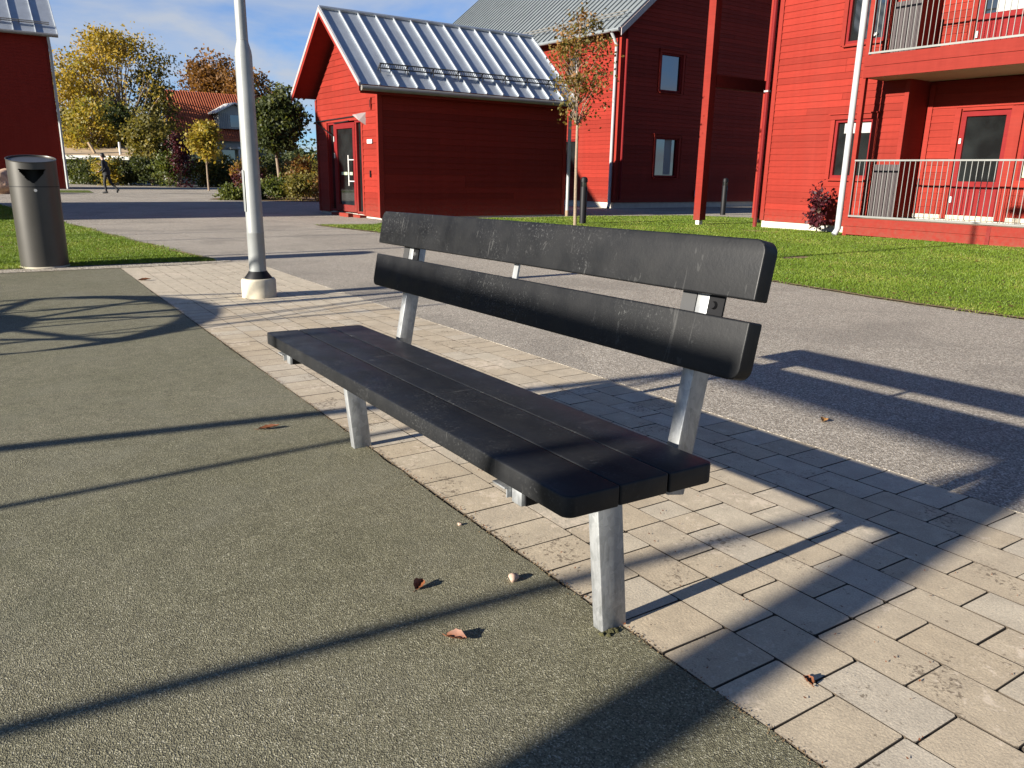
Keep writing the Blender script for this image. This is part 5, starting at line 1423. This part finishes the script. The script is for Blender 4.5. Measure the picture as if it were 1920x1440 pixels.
def garage():
    R = thing('low_building', 'low grey building with flat pale felt roof, seen behind the walking person', 'building', (-66.0, 3.2, gz(-66)), rad(62))
    b = MB(); b.box(-4, 4.9, 0, 5, -0.3, 1.75); b.build('wall', M_greywall, R)
    b = MB(); b.box(-4, 4.9, -0.02, -0.001, -0.3, 1.05); b.build('wall_base', M_whitewall, R)
    r_ = MB(); r_.add([(-4.4, -0.6, 1.78), (5.4, -0.6, 1.78), (5.4, 5.4, 1.9), (-4.4, 5.4, 1.9), (-4.4, -0.6, 2.02), (5.4, -0.6, 1.95), (5.4, 5.4, 2.7), (-4.4, 5.4, 2.9)], [(0, 3, 2, 1), (4, 5, 6, 7), (0, 1, 5, 4), (1, 2, 6, 5), (2, 3, 7, 6), (3, 0, 4, 7)]); r_.build('roof', M_thatch, R)
    f_ = MB(); f_.box(-4.42, 5.42, -0.64, -0.605, 1.74, 2.0); f_.build('fascia', M_offwhite, R)
    for k in range(4):
        w = MB(); w.box(-2.6 + k * 0.7, -2.35 + k * 0.7, -0.03, -0.003, 1.4, 1.65); w.build('window', M_glass, R)
    v = MB(); v.beam((2.3, 1.0, 2.2), (1.95, 1.0, 2.95), 0.3, 0.12); v.build('roof_gusset', M_thatch, R)
    v = MB(); v.tube([(4.2, 0.8, 1.9), (4.2, 0.8, 3.0)], 0.09, 8); v.build('vent_pipe', M_offwhite, R, True)
garage()
# boulder at the left edge
def boulder():
    rng = np.random.default_rng(4)
    bm = bmesh.new(); bmesh.ops.create_icosphere(bm, subdivisions=4, radius=1.0)
    for v in bm.verts:
        d = v.co.normalized(); k = 1 + 0.10 * math.sin(d.x * 5 + 1) * math.sin(d.y * 4.3) + 0.08 * math.sin(d.z * 7 + d.x * 3) + 0.03 * math.sin(d.y * 17) * math.sin(d.x * 15)
        v.co = Vector((d.x * 0.75 * k, d.y * 0.7 * k, d.z * 0.62 * k))
    me = bpy.data.meshes.new('boulder'); bm.to_mesh(me); bm.free(); me.materials.append(M_rock)
    me.polygons.foreach_set('use_smooth', [True] * len(me.polygons))
    o = link(bpy.data.objects.new('boulder', me)); o.location = (-41.5, -0.42, gz(-41) + 0.42)
    tag(o, 'pinkish granite boulder at the left edge beside the litter bin', 'boulder')
boulder()

# ------------------------------------------------------------------ the walking person
def person():
    x, y = -41.6, 3.75
    # local axes: X = walking direction (picture left), Y = away, Z up
    J = {'pelvis': (0, 0, 0.98), 'spine': (0.03, 0, 1.20), 'chest': (0.08, 0, 1.40), 'neck': (0.11, 0, 1.56), 'head': (0.15, 0, 1.70), 'crown': (0.16, 0, 1.80),
         'hipL': (0.0, 0.10, 0.92), 'kneeL': (0.10, 0.10, 0.50), 'ankL': (0.05, 0.10, 0.09), 'toeL': (0.23, 0.10, 0.045),
         'hipR': (0.0, -0.10, 0.92), 'kneeR': (-0.10, -0.10, 0.50), 'ankR': (-0.40, -0.10, 0.20), 'toeR': (-0.36, -0.10, 0.05),
         'shL': (0.07, 0.19, 1.44), 'elL': (0.02, 0.25, 1.16), 'wrL': (0.22, 0.22, 1.02), 'hdL': (0.28, 0.21, 1.01),
         'shR': (0.07, -0.19, 1.44), 'elR': (0.14, -0.25, 1.17), 'wrR': (0.33, -0.14, 1.33), 'hdR': (0.38, -0.11, 1.38)}
    Rr = {'pelvis': .15, 'spine': .145, 'chest': .16, 'neck': .06, 'head': .098, 'crown': .075, 'hipL': .095, 'kneeL': .066, 'ankL': .045, 'toeL': .038, 'hipR': .095, 'kneeR': .066, 'ankR': .045, 'toeR': .038,
          'shL': .07, 'elL': .05, 'wrL': .036, 'hdL': .036, 'shR': .07, 'elR': .05, 'wrR': .036, 'hdR': .036}
    E = [('pelvis', 'spine'), ('spine', 'chest'), ('chest', 'neck'), ('neck', 'head'), ('head', 'crown')]
    for s in 'LR': E += [('pelvis', 'hip' + s), ('hip' + s, 'knee' + s), ('knee' + s, 'ank' + s), ('ank' + s, 'toe' + s), ('chest', 'sh' + s), ('sh' + s, 'el' + s), ('el' + s, 'wr' + s), ('wr' + s, 'hd' + s)]
    names = list(J); idx = {n: i for i, n in enumerate(names)}
    me = bpy.data.meshes.new('person_body'); me.from_pydata([J[n] for n in names], [(idx[a], idx[b]) for a, b in E], [])
    o = bpy.data.objects.new('tmp', me); COL.objects.link(o)
    md = o.modifiers.new('skin', 'SKIN')
    for i, n in enumerate(names):
        me.skin_vertices[0].data[i].radius = (Rr[n], Rr[n])
    me.skin_vertices[0].data[idx['pelvis']].use_root = True
    md2 = o.modifiers.new('sub', 'SUBSURF'); md2.levels = 2; md2.render_levels = 2
    dg = bpy.context.evaluated_depsgraph_get(); dg.update()
    bme = bpy.data.meshes.new_from_object(o.evaluated_get(dg))
    bpy.data.objects.remove(o)
    bme.materials.clear()
    for m in (M_cloth, M_skin): bme.materials.append(m)
    for p in bme.polygons:
        c = p.center
        sk = c.z > 1.555 or (Vector(c) - Vector(J['hdR'])).length < 0.055 or (Vector(c) - Vector(J['hdL'])).length < 0.055
        p.material_index = 1 if sk else 0; p.use_smooth = True
    d = -rv; ang = math.atan2(d.y, d.x)
    R = thing('person', 'person in dark clothes walking left across the far asphalt, one hand raised', 'person', (x, y, gz(x)), ang)
    link(bpy.data.objects.new('body', bme), R)
    h = MB(); h.lathe([(0.05, -0.075), (0.088, -0.045), (0.103, 0.02), (0.098, 0.075), (0.06, 0.118), (0.02, 0.128)], (0.112, 0, 1.735), 16); h.build('hair', M_hair, R, True)
    for s in (-1, 1):
        hand = MB(); w = Vector(J['hdR' if s < 0 else 'hdL'])
        for k in range(4): hand.tube([w + Vector((0, (k - 1.5) * 0.016, 0)), w + Vector((0.05, (k - 1.5) * 0.018, 0.02)), w + Vector((0.075, (k - 1.5) * 0.018, 0.0))], [0.009, 0.008, 0.006], 6)
        hand.tube([w + Vector((-0.01, 0.02, 0.01)), w + Vector((0.03, 0.035, 0.04))], [0.010, 0.007], 6)
        hand.build('fingers', M_skin, R, True)
    j = MB(); j.tube([(0.0, 0, 0.86), (0.01, 0, 0.95), (0.03, 0, 1.2)], [0.175, 0.178, 0.16], 16); j.build('jacket_hem', M_cloth, R, True)
    for s, a, t in ((-1, 'ankR', 'toeR'), (1, 'ankL', 'toeL')):
        sh_ = MB(); sh_.tube([Vector(J[a]) + Vector((-0.05, 0, -0.02)), Vector(J[a]) + Vector((0.03, 0, -0.02)), Vector(J[t])], [0.045, 0.052, 0.036], 10); sh_.build('shoe', M_black, R, True)
person()

# ------------------------------------------------------------------ play equipment standing left of the view; its shadows fall on the rubber
def swing_frame():
    y0 = -6.0; H = 2.60
    R = thing('swing_frame', 'timber and steel swing frame standing left of the bench, outside the picture', 'swing frame', (0, y0, 0))
    def leg(xb, xt, w, m):
        g = MB(); g.tube([(xb, 0, gz(xb) - 0.1), (xt, 0, H)], [w / 2, w / 2], 12); g.build('leg', m, R, True)
    leg(0.935, 0.10, 0.19, M_timber); leg(-0.97, 0.04, 0.055, M_galv)
    leg(-3.18, -1.65, 0.085, M_timber); leg(-1.46, -1.65, 0.045, M_galv)
    b = MB(); b.tube([(0.20, 0, H + 0.02), (-1.80, 0, H + 0.02)], 0.062, 12); b.build('top_beam', M_timber, R, True)
swing_frame()
def carousel():
    x, y = -5.50, -3.88
    R = thing('rope_carousel', 'round rope carousel with a steel hoop, standing left outside the picture', 'carousel', (x, y, gz(x)))
    h = 0.92; n = 64; r_ = 1.24
    mb = MB(); vs = []
    for k in range(n):
        a = 2 * math.pi * k / n
        for (rr, z) in ((r_, h), (r_, h + 0.10), (r_ - 0.02, h + 0.10), (r_ - 0.02, h)): vs.append((rr * math.cos(a), rr * math.sin(a), z))
    fs = []
    for k in range(n):
        k2 = (k + 1) % n
        for j in range(4): fs.append((k * 4 + j, k2 * 4 + j, k2 * 4 + (j + 1) % 4, k * 4 + (j + 1) % 4))
    mb.add(vs, fs); fix_normals(mb.build('hoop', M_galv, R))
    m = MB(); m.tube([(0, 0, -0.1), (0, 0, 2.25)], 0.05, 12); m.build('mast', M_galv, R, True)
    i_ = MB(); i_.lathe([(0.30, 0.74), (0.55, 0.80), (0.57, 0.82), (0.55, 0.83), (0.30, 0.77)], (0, 0, 0), 36); i_.build('seat_dish', M_black, R, True)
    rp = MB()
    for k in range(8):
        a = 2 * math.pi * k / 8 + 0.2
        rp.tube([(0, 0, 2.2), (r_ * math.cos(a), r_ * math.sin(a), h + 0.05)], 0.012, 5, False)
        rp.tube([(0.55 * math.cos(a), 0.55 * math.sin(a), 0.81), (r_ * math.cos(a + 0.4), r_ * math.sin(a + 0.4), h)], 0.020, 5, False)
        rp.tube([(0.55 * math.cos(a), 0.55 * math.sin(a), 0.81), (r_ * math.cos(a - 0.45), r_ * math.sin(a - 0.45), h)], 0.020, 5, False)
    rp.build('ropes', M_rope, R)
carousel()
def pole(x, y, h, w, label):
    R = thing('play_pole', label, 'pole', (x, y, gz(x)), 0, 'thin poles left of the view')
    p = MB(); p.tube([(0, 0, -0.1), (0, 0, h)], w, 10); p.build('shaft', M_galv, R, True)
    c = MB(); c.lathe([(w * 1.2, h), (w * 1.2, h + 0.05), (0.01, h + 0.09)], (0, 0, 0), 10); c.build('cap', M_black, R, True)
pole(-9.95, -5.6, 4.6, 0.045, 'thin steel pole nearest the litter bin, left of the view')
pole(-13.0, -4.8, 5.2, 0.03, 'thin steel pole in the middle, left of the view')
pole(-14.6, -5.2, 5.2, 0.03, 'thin steel pole farthest away, left of the view')
pole(-5.95, -4.6, 2.6, 0.02, 'short steel pole beside the rope carousel')
pole(-4.6, -5.6, 2.9, 0.02, 'short steel pole in front of the rope carousel')

# ------------------------------------------------------------------ small things on the ground
def curled_leaf(x, y, L, W, rz, curl, mat, label, tilt=0.3, off=0.004):
    mb = MB(); nx, ny = 8, 4; vs = []
    for i in range(nx + 1):
        t = i / nx; w = W * math.sin(math.pi * min(1, t * 0.96 + 0.04)) ** 0.7 * (1.0 if t < 0.6 else 1 - (t - 0.6) * 0.9)
        for j in range(ny + 1):
            s = j / ny * 2 - 1
            vs.append(((t - 0.5) * L, s * w / 2, abs(s) ** 1.6 * curl * w + 0.25 * L * (t - 0.5) ** 2 + 0.002 * math.sin(t * 20 + s * 7)))
    fs = [(i * (ny + 1) + j, (i + 1) * (ny + 1) + j, (i + 1) * (ny + 1) + j + 1, i * (ny + 1) + j + 1) for i in range(nx) for j in range(ny)]
    mb.add(vs, fs); mb.tube([(-0.5 * L, 0, 0.03 * L), (-0.72 * L, 0.04 * L, 0.10 * L)], [0.0012, 0.0008], 5)
    o = mb.build('fallen_leaf', mat, None, True)
    o.location = (x, y, gz(x) + off + 0.2 * L * math.sin(tilt) * 0.5); o.rotation_euler = (tilt * 0.5, -tilt * 0.6, rz)
    tag(o, label, 'leaf', 'fallen autumn leaves')
    return o
curled_leaf(-0.590, -0.020, 0.040, 0.030, 2.2, 0.5, M_deadleaf, 'curled orange brown leaf on the rubber, left of the pink stone', 0.5)
curled_leaf(-0.326, -0.055, 0.052, 0.030, 0.6, 0.45, M_deadleaf, 'reddish leaf nearest the viewer on the rubber', 0.22)
curled_leaf(-2.125, 0.035, 0.085, 0.028, 1.4, 0.35, M_deadleaf, 'flat dark leaf on the rubber left of the far bench leg', 0.2)
curled_leaf(-0.968, 2.158, 0.042, 0.034, 1.9, 0.35, M_deadleaf2, 'yellow orange leaf on the asphalt behind the bench', 0.25)
curled_leaf(-1.011, 1.355, 0.045, 0.030, 0.4, 0.35, M_deadleaf2, 'small amber leaf on the pavers by the seat corner', 0.2)
curled_leaf(0.203, 0.490, 0.030, 0.020, 2.9, 0.5, M_deadleaf, 'small purple brown leaf on the nearest pavers at lower right', 0.2)
curled_leaf(-7.74, 0.37, 0.12, 0.05, 1.6, 0.4, M_deadleaf, 'dark leaf at the far end of the pavers', 0.15)
def pebble(x, y, s, mat, label, seed, nm='pebble'):
    rng = random.Random(seed); bm = bmesh.new(); bmesh.ops.create_icosphere(bm, subdivisions=3, radius=1)
    k1, k2 = rng.uniform(0, 6), rng.uniform(0, 6)
    for v in bm.verts:
        d = v.co.normalized(); k = 1 + .16 * math.sin(d.x * 3 + k1) * math.sin(d.y * 3 + k2) + 0.08 * math.sin(d.z * 6 + k1); v.co = Vector((d.x * 1.25 * k, d.y * k, d.z * 0.85 * k)) * s
    me = bpy.data.meshes.new(nm); bm.to_mesh(me); bm.free(); me.materials.append(mat); me.polygons.foreach_set('use_smooth', [True] * len(me.polygons))
    o = link(bpy.data.objects.new(nm, me)); o.location = (x, y, gz(x) + s * 0.75); o.rotation_euler = (0, 0, rng.uniform(0, 3))
    tag(o, label, 'stone')
pebble(-0.490, 0.205, 0.0125, M_pinkstone, 'pale pink stone on the rubber by the paver edge, left of the near leg', 1)
pebble(-0.864, 0.251, 0.0055, M_pinkstone, 'tiny pale stone on the rubber further up the paver edge', 2)
def seam_dirt():
    rng = np.random.default_rng(31); V = []
    for k in range(2600):
        x = rng.uniform(-6, 0.8); y = 0.303 + rng.normal(0, 0.0045 if k % 3 else 0.014)
        s = rng.uniform(0.0010, 0.0030); a = rng.uniform(0, 6.28); c, d = math.cos(a) * s, math.sin(a) * s
        p = np.array((x, y, float(gza(x)) + 0.0008))
        V += [p + (c, d, 0.0), p + (-d, c, 0.0008), p + (-c, -d, 0.0016), p + (d, -c, 0.0)]
    o = link(bpy.data.objects.new('seam_dirt', raw_mesh('seam_dirt', np.array(V), 4, M_bare)))
    tag(o, 'brown grit gathered along the seam of rubber and pavers', 'grit', None, 'stuff')
seam_dirt()
# scattered leaf litter and crumbs
def litter():
    rng = np.random.default_rng(12)
    n = 1500
    X = np.concatenate([rng.uniform(-9, 0.8, n), rng.uniform(-12, 2, 700)]); Y = np.concatenate([np.clip(rng.normal(0.55, 0.5, n), 0.31, 1.8), rng.uniform(1.9, 5.9, 700)])
    P = np.stack([X, Y, gza(X) + 0.0035], 1)
    V = []
    for p in P:
        s = rng.uniform(0.0012, 0.0042); a = rng.uniform(0, 6.28); c, d = math.cos(a) * s, math.sin(a) * s
        V += [p + (c, d, 0.0), p + (-d * .6, c * .6, 0.001), p + (-c, -d, 0.0025), p + (d * .6, -c * .6, 0)]
    for k in range(420):
        if k < 280: x, y = rng.uniform(-14, 1), rng.uniform(5.9, 13)
        else: x, y = rng.uniform(-18, -9.5), rng.uniform(-3, 1.2)
        if k % 3 == 0: y = 5.9 + abs(rng.normal(0, 0.5)) if k < 280 else y
        p = np.array((x, y, float(gza(x)) + rng.uniform(0.022, 0.036))); s = rng.uniform(0.012, 0.028); a = rng.uniform(0, 6.28); c, d = math.cos(a) * s, math.sin(a) * s
        V += [p + (c, d, 0.006), p + (-d * .6, c * .6, 0.0), p + (-c, -d, 0.008), p + (d * .6, -c * .6, 0)]
    o = link(bpy.data.objects.new('leaf_crumbs', raw_mesh('leaf_crumbs', np.array(V), 4, M_deadleaf)))
    tag(o, 'brown crumbs of leaf and soil scattered over pavers and asphalt', 'leaf litter', None, 'stuff')
litter()
